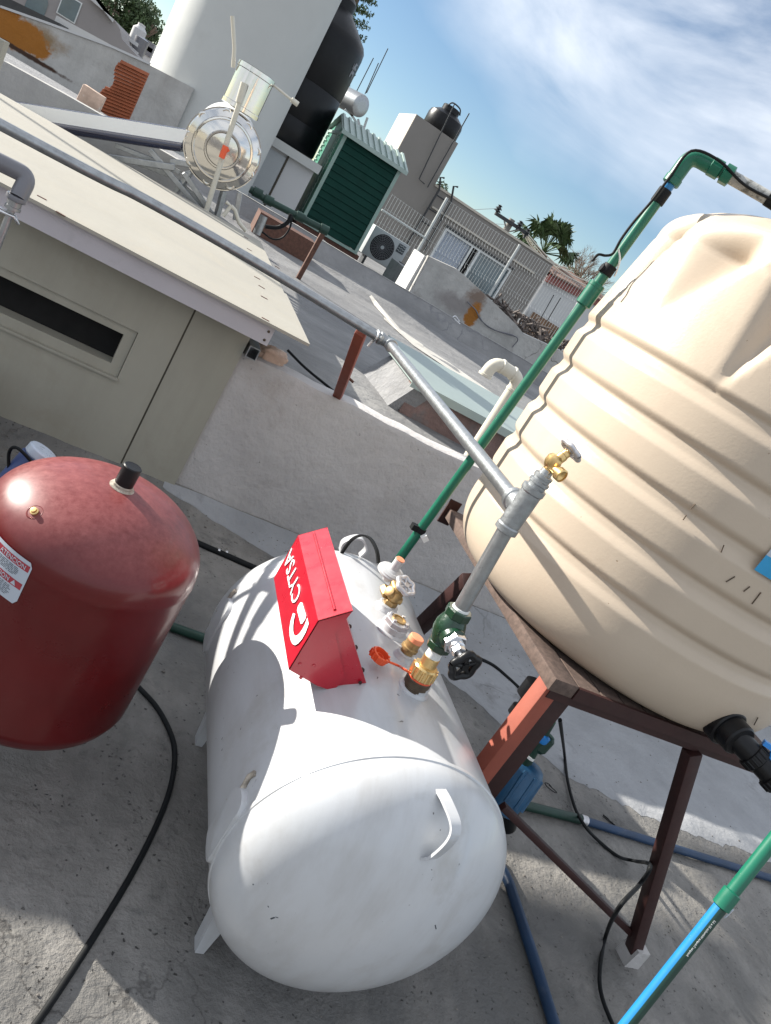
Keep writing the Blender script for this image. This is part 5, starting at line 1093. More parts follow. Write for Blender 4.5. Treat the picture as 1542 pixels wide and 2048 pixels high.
# norfolk-style tree top above the black tank
def leafball(bm, c, r, n, s, flat=1.0, rnd=random):
    for _ in range(n):
        d = Vector((rnd.gauss(0, 1), rnd.gauss(0, 1), rnd.gauss(0, 1))).normalized()*r*rnd.random()**0.45; d.z *= flat
        p = V3(c)+d; a = Vector((rnd.gauss(0, 1), rnd.gauss(0, 1), rnd.gauss(0, 1))).normalized(); b = a.orthogonal().normalized()
        k = s*rnd.uniform(0.6, 1.4); v = [bm.verts.new(p+a*k), bm.verts.new(p+b*k*0.5), bm.verts.new(p-a*k), bm.verts.new(p-b*k*0.5)]; bm.faces.new(v)
nt_ = thing('norfolk_pine', 'tall tiered pine tip showing above the black tank', 'tree', (3.2, 30, -5))
bm = NB(); top = V3(ony(722, -60, 30)); bot_ = V3(ony(700, 60, 30)); 
cxp = V3(ony(704, 10, 30)); tube(bm, [(cxp.x+0.3, 30, -5), (cxp.x+0.1, 30, 4), (cxp.x, 30, 8.0)], 0.1, 8, rs=[0.3, 0.12, 0.03]); obj('trunk', bm, M['bark'], nt_)
bm = NB()
for z in np.arange(3.0, 8.0, 0.36):
    R0 = 0.25+(8.0-z)*0.16
    for k in range(9):
        a = 2*math.pi*k/9+z; q = Vector((cxp.x+0.05, 30, z))
        for t in np.linspace(0.2, 1, 7):
            p = q+Vector((math.cos(a)*R0*t, math.sin(a)*R0*t, 0.12*t)); leafball(bm, p, 0.09, 7, 0.06)
obj('crown', bm, M['leaf'], nt_)

# ------------------------------------------------------------------ green garden shed
sx0, sx1, sy0, sy1 = 2.24, 3.35, 14.0, 15.7; szb, szt, szr = -0.72, 0.83, 1.07
gs = thing('garden_shed', 'dark green metal garden shed with pale ribbed gable roof', 'shed', (2.8, 14.9, szb))
bm = NB(); nslat = 13; hh = (szt-szb-0.04)/nslat
for k in range(nslat):
    z = szb+0.02+hh*k; prism(bm, [(sx0+0.03, sy0, z), (sx0+0.03, sy0-0.022, z+0.004), (sx0+0.03, sy0-0.006, z+hh-0.002), (sx0+0.03, sy0+0.02, z+hh-0.002), (sx0+0.03, sy0+0.02, z)], (sx1-sx0-0.06, 0, 0))
obj('front_wall', bm, M['shedgreen'], gs)
bm = NB(); box(bm, (sx0, sy0+0.02, szb), (sx0+0.02, sy1, szt)); box(bm, (sx1-0.02, sy0+0.02, szb), (sx1, sy1, szt)); box(bm, (sx0, sy1-0.02, szb), (sx1, sy1, szt))
prism(bm, [(sx0, sy0, szt), (sx0, (sy0+sy1)/2, szr), (sx0, sy1, szt)], (0.02, 0, 0)); obj('side_wall', bm, M['shedmint'], gs)
bm = NB()
box(bm, (sx0-0.01, sy0-0.035, szb-0.02), (sx0+0.05, sy0-0.001, szt)); box(bm, (sx1-0.05, sy0-0.035, szb-0.02), (sx1+0.01, sy0-0.001, szt)); box(bm, (sx0-0.02, sy0-0.034, szb-0.03), (sx1+0.01, sy0+0.0, szb+0.015)) 
box(bm, (sx0-0.02, sy1-0.05, szb-0.02), (sx0-0.001, sy1+0.01, szt)); box(bm, (sx0-0.02, sy0+0.30, szt-0.05), (sx0-0.001, sy1-0.05, szt)); box(bm, (sx0-0.02, sy0+0.55, szb), (sx0-0.001, sy0+0.62, szt-0.05))
obj('trim', bm, M['shedtrim'], gs)
bm = NB()
for yy in (sy0+0.18, sy1-0.3):
    for k in range(16): z = szb+0.06+k*0.092; box(bm, (sx0-0.03, yy, z), (sx0-0.021, yy+0.16, z+0.02)); 
    box(bm, (sx0-0.03, yy-0.01, szb), (sx0-0.021, yy, szt-0.05)); box(bm, (sx0-0.03, yy+0.16, szb), (sx0-0.021, yy+0.175, szt-0.05))
obj('lattice', bm, M['shedtrim'], gs)
bm = NB(); yr = (sy0+sy1)/2
for (ya, yb) in ((sy0-0.09, yr), (sy1+0.09, yr)):
    prism(bm, [(sx0-0.07, ya, szt-0.015), (sx1+0.09, ya, szt-0.015), (sx1+0.09, yb, szr+0.02), (sx0-0.07, yb, szr+0.02)], (0, 0, 0.02))
    for k in range(11):
        x = sx0-0.05+k*0.122; prism(bm, [(x, ya-0.002, szt+0.004), (x+0.045, ya-0.002, szt+0.004), (x+0.045, yb, szr+0.040), (x, yb, szr+0.040)], (0, 0, 0.028))
box(bm, (sx0-0.08, sy0-0.12, szt-0.035), (sx1+0.10, sy0-0.092, szt+0.03)); obj('roof', bm, M['shedroof'], gs)
bm = NB(); box(bm, (sx0-0.05, sy0-0.0, -0.93), (sx1+0.08, sy1, szb-0.03)); obj('plinth', bm, M['rust'], gs)
# second solar heater far behind the shed
hb_ = thing('distant_solar_heater', 'round steel heater tank showing above the shed roof', 'solar heater', V3(ony(723, 213, 20)))
c = V3(ony(723, 213, 20)); bm = NB(); lathe(bm, [(0, 0), (0.1, -0.01), (0.20, 0), (0.243, 0.02), (0.25, 0.05), (0.25, 1.0)], c, (-0.55, 0.85, 0), 40); obj('tank_body', bm, M['galv'], hb_, smooth=30)
for x, y, x2, y2 in ((700, 225, 716, 250), (716, 238, 722, 262), (735, 235, 726, 262), (690, 218, 706, 232)): obj('frame_leg', sq_bar(ony(x, y, 20.2), ony(x2, y2, 20.2), 0.05), M['galv'], hb_)
obj('frame_leg', sq_bar((c.x, 20.3, c.z), (c.x, 20.3, -0.9), 0.05), M['galv'], hb_)
for k, (a, b, c_, d) in enumerate(((706, 197, 747, 116), (730, 188, 757, 126), (733, 186, 776, 97))):
    p = V3(ony(a, b, 20.3)); q = V3(ony(c_, d, 20.3)); bm = NB(); tube(bm, [p, q], 0.012, 6); 
    if k == 0: bm2 = bm
    tag(obj('antenna_rod', bm, M['ironblack']), ('left thin antenna rod above the distant heater tank', 'middle short antenna rod above the distant heater tank', 'tallest right antenna rod above the distant heater tank')[k], 'antenna', 'antenna rods above the shed')

# air conditioner
ac = thing('air_conditioner', 'white outdoor air conditioner unit with round black fan by shed', 'air conditioner', (4.15, 15.6, -0.93))
ax0, ax1, az0, az1 = 3.79, 4.60, -0.75, -0.17; ay = 15.5
bm = NB(); box(bm, (ax0, ay, az0), (ax1, ay+0.30, az1)); beveled(bm, 0.012, 2); obj('casing', bm, M['acwhite'], ac, smooth=40)
bm = NB(); fcn = (ax0+0.32, ay-0.002, (az0+az1)/2); lathe(bm, [(0.245, 0.0), (0.245, 0.006), (0, 0.006)], fcn, (0, -1, 0), 40); fg = obj('fan_grille', bm, M['black'], ac)
bm = NB()
for r_ in np.arange(0.04, 0.245, 0.03): tube(bm, [(fcn[0]+r_*math.cos(t), fcn[1]-0.012, fcn[2]+r_*math.sin(t)) for t in [2*math.pi*k/32 for k in range(33)]], 0.004, 4, False)
for k in range(12): a = math.pi*k/12; tube(bm, [(fcn[0]-0.24*math.cos(a), fcn[1]-0.012, fcn[2]-0.24*math.sin(a)), (fcn[0]+0.24*math.cos(a), fcn[1]-0.012, fcn[2]+0.24*math.sin(a))], 0.003, 4)
obj('wire_guard', bm, M['greypvc'], fg)
bm = NB(); lathe(bm, [(0.035, 0.01), (0.035, 0.02)], fcn, (0, -1, 0), 20); obj('hub', bm, M['acwhite'], fg)
bm = NB(); box(bm, (ax1-0.22, ay-0.008, az1-0.22), (ax1-0.06, ay-0.001, az1-0.05)); vn = obj('rating_plate', bm, M['textblack'], ac)
bm = NB()
for k in range(3): z = az1-0.08-k*0.05; tube(bm, [(ax1-0.21+t*0.02, ay-0.012, z+0.012*math.sin(t*2)) for t in range(8)], 0.006, 5)
obj('wave_mark', bm, M['acwhite'], vn)
bm = NB()
for x in (ax0+0.1, ax1-0.12): box(bm, (x, ay+0.02, -0.93), (x+0.05, ay+0.28, az0))
obj('foot', bm, M['ironblack'], ac)
bm = NB(); tube(bm, smooth_path([V3(ony(*Z3(x, y), 14.5)) for x, y in ((495, 985), (530, 1030), (560, 1075), (585, 1100))], 5), 0.03, 8); tube(bm, smooth_path([V3(ony(*Z3(x, y), 14.5)) for x, y in ((510, 960), (545, 985), (570, 1010), (575, 1040))], 5), 0.015, 8); tag(obj('ac_pipes', bm, M['ironblack'], smooth=50), 'black insulated pipes beside the air conditioner', 'pipes')

# ------------------------------------------------------------------ stained parapet and fence
dy = 11.5
W = [V3(ony(*Z3(x, y), dy)) for x, y in ((668, 935), (810, 1000), (862, 1045), (970, 1145), (1110, 1280), (1150, 1330), (1345, 1420))]
sw = thing('stained_wall', 'whitewashed stepped wall with sloping top and orange stain', 'wall', (5, dy, -0.93))
bm = NB(); poly = [(3.775, dy, -0.93)]+[tuple(W[0]-Vector((0.0, 0, 0)))]+[tuple(p) for p in W[1:]]+[(W[-1].x+1.5, dy, W[-1].z-0.1), (W[-1].x+1.5, dy, -0.93)]
prism(bm, poly, (0, 0.16, 0))
c = V3(ony(*Z3(885, 1235), dy))-world_loc(sw); c2 = V3(ony(*Z3(800, 1180), dy))-world_loc(sw); c3 = V3(ony(*Z3(905, 1150), dy))-world_loc(sw)
m_st = mat('stained_whitewash', (0.42, 0.41, 0.39), 0.9, var=0.18, vs=2.2, bump=0.6, bs=9, bdist=0.03, dirt=((0.24, 0.21, 0.19), 2.4, 0.56, 0.6), streak=((0.26, 0.25, 0.24), (3.0, 3.0, 0.5), 0.5), crack=((0.12, 0.11, 0.10), 1.3, 0.02, 0.50),
    blobs=[(tuple(c3), (0.22, 0.5, 0.26), (0.20, 0.15, 0.12), 5, 0.5), (tuple(c2), (0.5, 0.5, 0.22), (0.26, 0.24, 0.23), 4, 0.6), (tuple(c), (0.13, 0.5, 0.24), (0.30, 0.12, 0.02), 9, 0.25)])
obj('wall', bm, m_st, sw)
bm = NB(); box(bm, (3.72, dy+0.165, -0.93), (3.772, dy+0.78, -0.13)); obj('end_return', bm, M['farwhite'], sw)

bm = NB(); tube(bm, smooth_path([V3(ony(*Z3(x, y), dy-0.05)) for x, y in ((860, 1165), (905, 1210), (930, 1260), (1000, 1310), (1090, 1335), (1120, 1360), (1090, 1400))], 6), 0.010, 6); tube(bm, smooth_path([V3(ony(*Z3(x, y), dy-0.05)) for x, y in ((905, 1215), (960, 1290), (1040, 1325), (1110, 1345))], 6), 0.008, 6); tag(obj('wall_cables', bm, M['greypvc'], smooth=60), 'grey cables hanging across the stained white wall', 'cable')
bm = NB(); c = V3(onz(*Z3(800, 1250), NZ+0.02)); tube(bm, smooth_path([V3(ony(*Z3(x, y), 9.6)) for x, y in ((785, 1245), (800, 1240), (818, 1268), (800, 1262), (790, 1250), (812, 1272), (822, 1280))], 5), 0.008, 6); tag(obj('wire_bundle', bm, M['steel'], smooth=60), 'small bundle of pale wire on the roof kerb', 'wire')
# mesh fence: three panels on posts
FK = 17/12.0
def fence_panel(xa, xb, za0, za1, zb0, zb1, y, rail=None, nm='', both=True, lab=''):
    xa, xb, za0, za1, zb0, zb1 = [q*FK for q in (xa, xb, za0, za1, zb0, zb1)]
    f = thing('mesh_fence', lab, 'fence', ((xa+xb)/2, y, min(za0, zb0)), 'white wire mesh fence panels')
    bm = NB(); n = int((xb-xa)/0.074)
    for k in range(n+1):
        t = k/n; x = xa+(xb-xa)*t; z0 = za0+(zb0-za0)*t; z1 = za1+(zb1-za1)*t
        zz = [z0]; z = z1-0.40
        folds = []
        while z > z0: folds.append(z); z -= 0.60
        P = [(x, y, z1)]
        for fz in folds: P += [(x, y, fz+0.04), (x, y-0.05, fz), (x, y, fz-0.04)]
        P.append((x, y, z0)); P = [p for p in P if p[2] >= z0]
        tube(bm, P, 0.0038, 4, False)
    z = max(za1, zb1)-0.02
    while z > min(za0, zb0):
        tube(bm, [(xa, y+0.006, min(z, za1)), (xb, y+0.006, min(z, zb1))], 0.0022, 4, False); z -= 0.30
    obj('wire_panel', bm, M['meshwhite'], f); return f
fy_ = 17.0
def KF(*p): return (p[0]*FK, p[1]*17/12, p[2]*FK)
fp1 = fence_panel(2.93, 3.67, -0.28, 0.37, -0.20, 0.33, fy_, lab='short low mesh fence panel between shed and first post')
bm = NB(); tube(bm, [KF(2.9, 12, 0.10), KF(3.69, 12, 0.09)], 0.022, 8); obj('rail', bm, M['meshwhite'], fp1)
bm = NB(); tube(bm, [KF(3.69, 12, 0.745), KF(3.70, 12, -0.5)], 0.030, 10); obj('post', bm, M['meshwhite'], fp1)
fp2 = fence_panel(3.73, 5.08, -0.10, 0.72, -0.22, 0.74, fy_, lab='middle mesh fence panel in front of the sliding window')
bm = NB(); tube(bm, [KF(5.10, 12, 0.76), KF(5.104, 12, -0.5)], 0.030, 10); obj('post', bm, M['meshwhite'], fp2)
fp3 = fence_panel(5.13, 6.52, -0.25, 0.74, -0.42, 0.77, fy_, lab='right mesh fence panel in front of the white house')
bm = NB(); tube(bm, [KF(6.541, 12, 0.78), KF(6.543, 12, -0.6)], 0.030, 10); obj('post', bm, M['meshwhite'], fp3)

# ------------------------------------------------------------------ beige building with tower
bb = thing('beige_building', 'taupe rooftop building with tall water tower block and sliding window', 'building', (7.6, 24, -5))
def Bp(x, y, d=22): return V3(ony(*Z3(x, y), d))
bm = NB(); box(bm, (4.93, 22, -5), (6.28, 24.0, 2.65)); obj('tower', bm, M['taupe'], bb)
bm = NB(); box(bm, (4.922, 22.02, -5), (4.929, 24.0, 2.652)); obj('side_render', bm, M['beige'], bb)  # paler skin puts the tower's sunlit side into the colour
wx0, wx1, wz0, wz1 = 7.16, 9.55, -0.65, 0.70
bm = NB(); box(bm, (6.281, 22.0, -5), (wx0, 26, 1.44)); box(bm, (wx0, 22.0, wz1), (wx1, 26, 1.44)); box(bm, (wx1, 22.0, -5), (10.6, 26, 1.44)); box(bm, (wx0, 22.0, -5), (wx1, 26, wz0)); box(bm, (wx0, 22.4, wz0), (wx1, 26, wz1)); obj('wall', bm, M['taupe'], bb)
bm = NB(); box(bm, (6.281, 21.96, 1.44), (10.62, 26.02, 1.50)); box(bm, (6.5, 21.93, 0.93), (10.2, 21.998, 0.98)); obj('coping', bm, M['beige'], bb)
bm = NB()
for x in (wx0, (wx0+wx1)/2-0.25, (wx0+wx1)/2+0.0, wx1-0.06): box(bm, (x, 21.99, wz0), (x+0.055, 22.06, wz1))
box(bm, (wx0+0.056, 21.992, wz1-0.06), (wx1-0.06, 22.05, wz1)); wf = obj('window', bm, M['frame'], bb)
bm = NB(); box(bm, (wx0+0.06, 22.07, wz0), ((wx0+wx1)/2-0.26, 22.09, wz1-0.06)); obj('curtain', bm, M['curtain'], wf)
bm = NB(); box(bm, ((wx0+wx1)/2-0.19, 22.07, wz0), ((wx0+wx1)/2, 22.08, wz1-0.06)); obj('open_gap', bm, M['voidblack'], wf)
bm = NB(); box(bm, ((wx0+wx1)/2+0.06, 22.07, wz0), (wx1-0.06, 22.09, wz1-0.06)); obj('pane', bm, M['glass'], wf)
bm = NB(); box(bm, (wx0-0.05, 21.95, wz1+0.01), (wx1+0.05, 21.998, wz1+0.06)); obj('lintel_rail', bm, M['ironblack'], wf)
# black tank on the tower
bt2 = thing('rooftop_tank', 'small black round water tank on top of the taupe tower', 'water tank', (6.2, 23, 2.65))
c = V3(ony(*Z3(742, 250), 22.9)); bm = NB(); zc = 2.65
cx_ = V3(ony(*Z3(738, 270), 23.0)).x
lathe(bm, [(0.50, zc), (0.53, zc+0.05), (0.53, zc+0.42), (0.50, zc+0.52), (0.34, zc+0.62), (0.26, zc+0.66), (0.26, zc+0.78), (0.24, zc+0.80), (0, zc+0.81)], (cx_, 23.2, 0), (0, 0, 1), 40); obj('tank_body', bm, M['blacktank'], bt2, smooth=35)
bm = NB(); tube(bm, smooth_path([(cx_-0.2, 23, zc+0.75), (cx_-0.1, 23.0, zc+0.88), (cx_+0.15, 23, zc+0.86), (cx_+0.24, 23, zc+0.72)], 5), 0.02, 8); obj('lid_strap', bm, M['ironblack'], bt2, smooth=50)
# rods on the tower front
for k, (a, b, c_, d) in enumerate(((795, 148, 612, 535), (870, 197, 655, 578))):
    bm = NB(); P = [Bp(a, b, 21.9), Bp(c_, d, 21.9)]
    if k == 0: P.append(Bp(640, 560, 21.9))
    tube(bm, P, 0.016, 6); tag(obj('lightning_rod', bm, M['ironblack']), ('thin dark rod leaning left across the taupe tower front', 'thin dark rod along right edge of the taupe tower')[k], 'rod', 'rods on the taupe tower')
# ladder
ldr = thing('ladder', 'black iron ladder with hooked rails leaning on beige building', 'ladder', Bp(600, 850, 21.85))
lr = [[(712, 588), (722, 540), (728, 526), (742, 532), (735, 545), (722, 585), (715, 592)], [(770, 650), (782, 600), (790, 574), (812, 578), (800, 605), (775, 655)]]
for k, (x0_, y0_, x1_, y1_) in enumerate(((716, 588, 545, 880), (776, 655, 640, 900))):
    bm = NB(); tube(bm, [Bp(x, y, 21.85) for x, y in ([(742, 530), (722, 526), (x0_, y0_), (x1_, y1_)] if k == 0 else [(812, 576), (790, 572), (x0_, y0_), (x1_, y1_)])], 0.030, 6); obj('rail', bm, M['ironblack'], ldr)
for (a, b, c_, d) in ((700, 615, 762, 655), (655, 682, 722, 722), (625, 748, 688, 790), (590, 810, 655, 850)):
    bm = NB(); tube(bm, [Bp(a, b, 21.85), Bp(c_, d, 21.85)], 0.022, 6); obj('rung', bm, M['ironblack'], ldr)

# ------------------------------------------------------------------ far things: pole, palm, house, trees
py_ = 30.0
ep = thing('power_pole', 'concrete power pole with crossarm and insulators behind beige building', 'power pole', (V3(ony(*Z3(1070, 800), py_)).x, py_, -5))
pt = V3(ony(*Z3(1092, 742), py_))
bm = NB(); tube(bm, [(pt.x, py_, -5), (pt.x, py_, pt.z)], 0.16, 14, rs=[0.22, 0.13]); obj('shaft', bm, M['concpole'], ep, smooth=40)
bm = NB(); a, b = V3(ony(*Z3(1005, 710), py_-0.2)), V3(ony(*Z3(1172, 818), py_-0.2)); obj('crossarm', sq_bar(a, b, 0.13, 0.13), M['ironblack'], ep)
for (p, q) in (((1050, 750), (1062, 800)), ((1125, 795), (1075, 805))): obj('arm_brace', sq_bar(ony(*Z3(*p), py_-0.25), ony(*Z3(*q), py_-0.25), 0.05), M['concpole'], ep)
for (x, y) in ((1020, 690), (1128, 772), (1165, 812)):
    bm = NB(); c = V3(ony(*Z3(x, y), py_-0.2)); lathe(bm, [(0.05, -0.22), (0.05, -0.1), (0.16, -0.08), (0.05, 0), (0.15, 0.02), (0.05, 0.1), (0.10, 0.14), (0, 0.18)], c, (0, 0, 1), 12); obj('insulator', bm, M['ironblack'], ep, smooth=40)
wc = thing('power_lines', 'pale power lines sagging right from the pole crossarm', 'power line', V3(ony(*Z3(1200, 850), 31)))
for k, (a, b, c_, d) in enumerate(((1128, 785, 1375, 990), (1145, 798, 1400, 1010), (1168, 815, 1540, 1080), (1150, 806, 1520, 1100))):
    p = V3(ony(*Z3(a, b), 29.8)); q = V3(ony(*Z3(c_, d), 33+k)); P = [p.lerp(q, t)+Vector((0, 0, -0.35*math.sin(math.pi*t))) for t in np.linspace(0, 1, 9)]; bm = NB(); tube(bm, P, 0.026, 5); obj('wire', bm, M['pvc'], wc)
for (a, b, c_, d) in ((890, 692, 1015, 686), (960, 762, 1050, 768)):
    bm = NB(); tube(bm, [V3(ony(*Z3(a, b), 32)), V3(ony(*Z3(c_, d), 30))], 0.010, 4); obj('wire', bm, M['greypvc'], wc)
pm = thing('palm_tree', 'shaggy fan palm with dark green crown right of the power pole', 'palm tree', (V3(ony(*Z3(1270, 900), 36)).x, 36, -5))
pc = V3(ony(*Z3(1250, 915), 36)); bm = NB(); tube(bm, [(pc.x+0.2, 36, -5), (pc.x, 36, pc.z)], 0.3, 12, rs=[0.35, 0.28]); obj('trunk', bm, M['bark'], pm, smooth=40)
rnd = random.Random(5); 
def palm_crown(bm, c, R0, n, rnd, zmin=-0.6):
    for k in range(n):
        a = rnd.uniform(0, 2*math.pi); e = rnd.uniform(zmin, 1.0)*math.pi/2; d = Vector((math.cos(a)*math.cos(e), math.sin(a)*math.cos(e), math.sin(e)))
        L_ = R0*rnd.uniform(0.55, 0.75); tip = c+d*L_; s = d.cross(Vector((0, 0, 1))).normalized() if abs(d.z) < 0.99 else Vector((1, 0, 0)); t = s.cross(d)
        tube(bm, [c, tip], 0.02, 4, False)
        nb = 13; fr_ = R0*rnd.uniform(0.32, 0.5)
        for j in range(nb):
            b = (j/(nb-1)-0.5)*math.pi*1.15; dd_ = (d*math.cos(b)+s*math.sin(b)+t*rnd.uniform(-0.1, 0.25)).normalized(); end = tip+dd_*fr_*rnd.uniform(0.8, 1.1)+Vector((0, 0, -0.45*fr_*(0.3+abs(math.sin(b)))))
            wv = dd_.cross(t).normalized()*0.05*R0; bm.faces.new([bm.verts.new(tip), bm.verts.new(tip+dd_*fr_*0.5+wv), bm.verts.new(end), bm.verts.new(tip+dd_*fr_*0.5-wv)])
bm = NB(); palm_crown(bm, pc, 1.85, 58, rnd, -0.75); obj('crown', bm, M['palmleaf'], pm)
bm = NB()
for k in range(520):
    a = rnd.uniform(0, 2*math.pi); z = rnd.uniform(-2.2, -0.2); r = rnd.uniform(0.25, 0.75); p = pc+Vector((math.cos(a)*r, math.sin(a)*r, z)); q = p+Vector((math.cos(a)*0.15, math.sin(a)*0.15, -0.5)); bm.faces.new([bm.verts.new(p), bm.verts.new(q+Vector((0.05, 0, 0))), bm.verts.new(q-Vector((0.05, 0.03, 0)))])
obj('dead_fronds', bm, M['concpole'], pm)
# white house with tiled roof
wh = thing('white_house', 'bright white house with brown tiled roof and brick eave', 'house', (16, 32, -5))
A1, A2 = V3(ony(*Z3(1268, 1045), 30)), V3(ony(*Z3(1520, 1170), 37.0)); B1 = V3(ony(*Z3(1110, 1290), 30))
xa = A1.x; dA = (A2-A1).normalized(); dH = Vector((dA.x, dA.y, 0)).normalized(); nA = Vector((-dH.y, dH.x, 0)); EX = A2+dA*4
def zf(p, dz): return Vector((p.x, p.y, p.z+dz))
def zb_(p): return Vector((p.x, p.y, -5))
bm = NB(); prism(bm, [zb_(A1), A1, EX, zb_(EX)], nA*5); obj('wall', bm, M['farwhite'], wh)
bm = NB(); prism(bm, [zf(A1, 0.20)-dH*0.1-nA*0.15, zf(EX, 0.20)-nA*0.15, zf(EX, -0.12)-nA*0.15, zf(A1, -0.12)-dH*0.1-nA*0.15], nA*0.14); obj('brick_eave', bm, mat('brick_band', (0.20, 0.05, 0.04), 0.85, var=0.4, vs=9), wh)
bm = NB(); prism(bm, [zf(A1, 0.21)-dH*0.15-nA*0.25, zf(A1, 0.62)+dH*0.7+nA*2.2, zf(EX, 0.62)+nA*2.2, zf(EX, 0.21)-nA*0.25], (0, 0, 0.06)); obj('roof', bm, mat('brown_tile', (0.20, 0.12, 0.09), 0.85, var=0.2, vs=4, wave=('X', 3.0, 0.7, 0.05)), wh)
bm = NB(); p0, p1 = V3(ony(*Z3(1230, 1235), 29.9)), V3(ony(*Z3(1330, 1300), 29.9)); box(bm, (p0.x-0.3, 29.88, p0.z-1.1), (p1.x, 29.99, p0.z)); obj('shutter', bm, M['brownwood'], wh)
for k, (x, y, c_, d) in enumerate(((1305, 1130, 1235, 1255), (1340, 1145, 1270, 1265))):
    bm = NB(); tube(bm, [V3(ony(*Z3(x, y), 14)), V3(ony(*Z3(c_, d), 14))], 0.010, 5); tag(obj('fence_rod', bm, M['ironblack']), ('left thin dark rod in front of the white house', 'right thin dark rod in front of the white house')[k], 'rod', 'rods before the white house')
def scrap_heap(c, n, rnd):
    bm = NB()
    for k in range(n):
        p = V3(c)+Vector((rnd.uniform(-1.0, 1.0), rnd.uniform(-0.3, 0.3), rnd.uniform(0, 0.35))); d = Vector((rnd.gauss(0, 1), rnd.gauss(0, .5), rnd.gauss(0, .5))).normalized()*rnd.uniform(0.05, 0.22); tube(bm, [p-d, p+d], rnd.uniform(0.01, 0.03), 5)
    return bm
sc_ = V3(ony(*Z3(1200, 1300), 13)); bm = scrap_heap((sc_.x, 13, sc_.z-0.25), 160, random.Random(3)); tag(obj('scrap_pile', bm, mat('scrap_mix', (0.10, 0.08, 0.07), 0.8, var=0.7, vs=12)), 'heap of dark scrap and twigs behind the right fence panel', 'scrap', kind='stuff')
bm = NB(); box(bm, (sc_.x-2.5, 12.3, -1.6), (sc_.x+5, 14.5, sc_.z-0.28)); tag(obj('scrap_deck', bm, M['roughcement']), 'grey roof deck beneath the scrap heap by the fence', 'roof')
# bare tree
bt = thing('bare_tree', 'leafless grey tree with fine twigs beyond the white house', 'tree', (V3(ony(*Z3(1440, 1050), 40)).x, 40, -5))
def twigs(bm, p, d, L_, r, lvl, rnd):
    q = p+d*L_; tube(bm, [p, p.lerp(q, 0.5)+Vector((rnd.gauss(0, .03), 0, 0)), q], r, 5, False, rs=[r, r*0.8, r*0.6])
    if lvl == 0: return
    for _ in range(4): twigs(bm, p.lerp(q, rnd.uniform(0.5, 1)), (d+Vector((rnd.gauss(0, .5), rnd.gauss(0, .5), rnd.gauss(0.1, .3)))).normalized(), L_*0.68, r*0.55, lvl-1, rnd)
bm = NB(); tx = V3(ony(*Z3(1440, 1050), 40)); twigs(bm, Vector((tx.x, 40, -5)), Vector((0, 0, 1)), tx.z+5-0.6, 0.12, 0, random.Random(1)); rr_ = random.Random(9)
for k in range(5): twigs(bm, Vector((tx.x, 40, tx.z-0.8)), Vector((rr_.gauss(0, .5), rr_.gauss(0, .5), 1)).normalized(), 1.1, 0.045, 4, rr_)
obj('branches', bm, M['bark'], bt)
b2 = thing('small_palm', 'small dark shrubby tree left of the bare tree', 'tree', (V3(ony(*Z3(1385, 1020), 42)).x, 42, -5)); bm = NB(); c = V3(ony(*Z3(1400, 1025), 42)); leafball(bm, c+Vector((0, 0, -0.2)), 0.9, 700, 0.10, 0.6); obj('crown', bm, M['leaf'], b2); bm = NB(); tube(bm, [(c.x, 42, -5), (c.x, 42, c.z)], 0.15, 8); obj('trunk', bm, M['bark'], b2)
# shrub tuft peeking over the beige roof
tp = thing('rooftop_plant', 'small shrub tuft by the ladder top on beige building', 'plant', Bp(728, 590, 24)); bm = NB(); leafball(bm, Bp(728, 582, 24), 0.22, 120, 0.06); obj('foliage', bm, M['leaf'], tp)

# ------------------------------------------------------------------ upper left background
lwall = thing('orange_stained_wall', 'long grey white wall with orange painted patch at left', 'wall', (-1.5, 12, -0.93))
P = [(0, 60), (370, 190), (600, 275), (860, 370), (1150, 500)]; top = [V3(ony(*Z1(*p), 12)) for p in P]
bm = NB(); poly = [(-4.5, 12, -1.6), (-4.5, 12, top[0].z-0.35)]+[tuple(p) for p in top]+[(top[-1].x+0.6, 12, top[-1].z+0.05), (top[-1].x+0.6, 12, -1.6)]; prism(bm, poly, (0, 0.2, 0))
def lc(x, y): return tuple(V3(ony(*Z1(x, y), 12))-world_loc(lwall))
m_or = mat('orange_whitewash', (0.42, 0.41, 0.39), 0.9, var=0.18, vs=2.2, bump=0.6, bs=7, bdist=0.03, dirt=((0.24, 0.22, 0.20), 2.0, 0.56, 0.6), streak=((0.24, 0.22, 0.20), (3.0, 3.0, 0.5), 0.5),
    blobs=[(lc(350, 300), (0.35, 1, 0.16), (0.24, 0.17, 0.10), 6, 0.7), (lc(230, 330), (0.30, 1, 0.17), (0.30, 0.115, 0.016), 7, 0.25), (lc(90, 210), (0.48, 1, 0.20), (0.30, 0.115, 0.016), 5, 0.2), (lc(-60, 160), (0.5, 1, 0.24), (0.30, 0.115, 0.016), 5, 0.2), (lc(200, 420), (0.7, 1, 0.035), (0.05, 0.025, 0.015), 6, 0.4)])
obj('wall', bm, m_or, lwall)
bm = NB()
for i in range(len(top)-1): prism(bm, [top[i]+Vector((0, -0.02, 0.002)), top[i+1]+Vector((0, -0.02, 0.002)), top[i+1]+Vector((0, -0.02, 0.03)), top[i]+Vector((0, -0.02, 0.03))], (0, 0.24, 0))
obj('coping', bm, M['farwhite'], lwall)

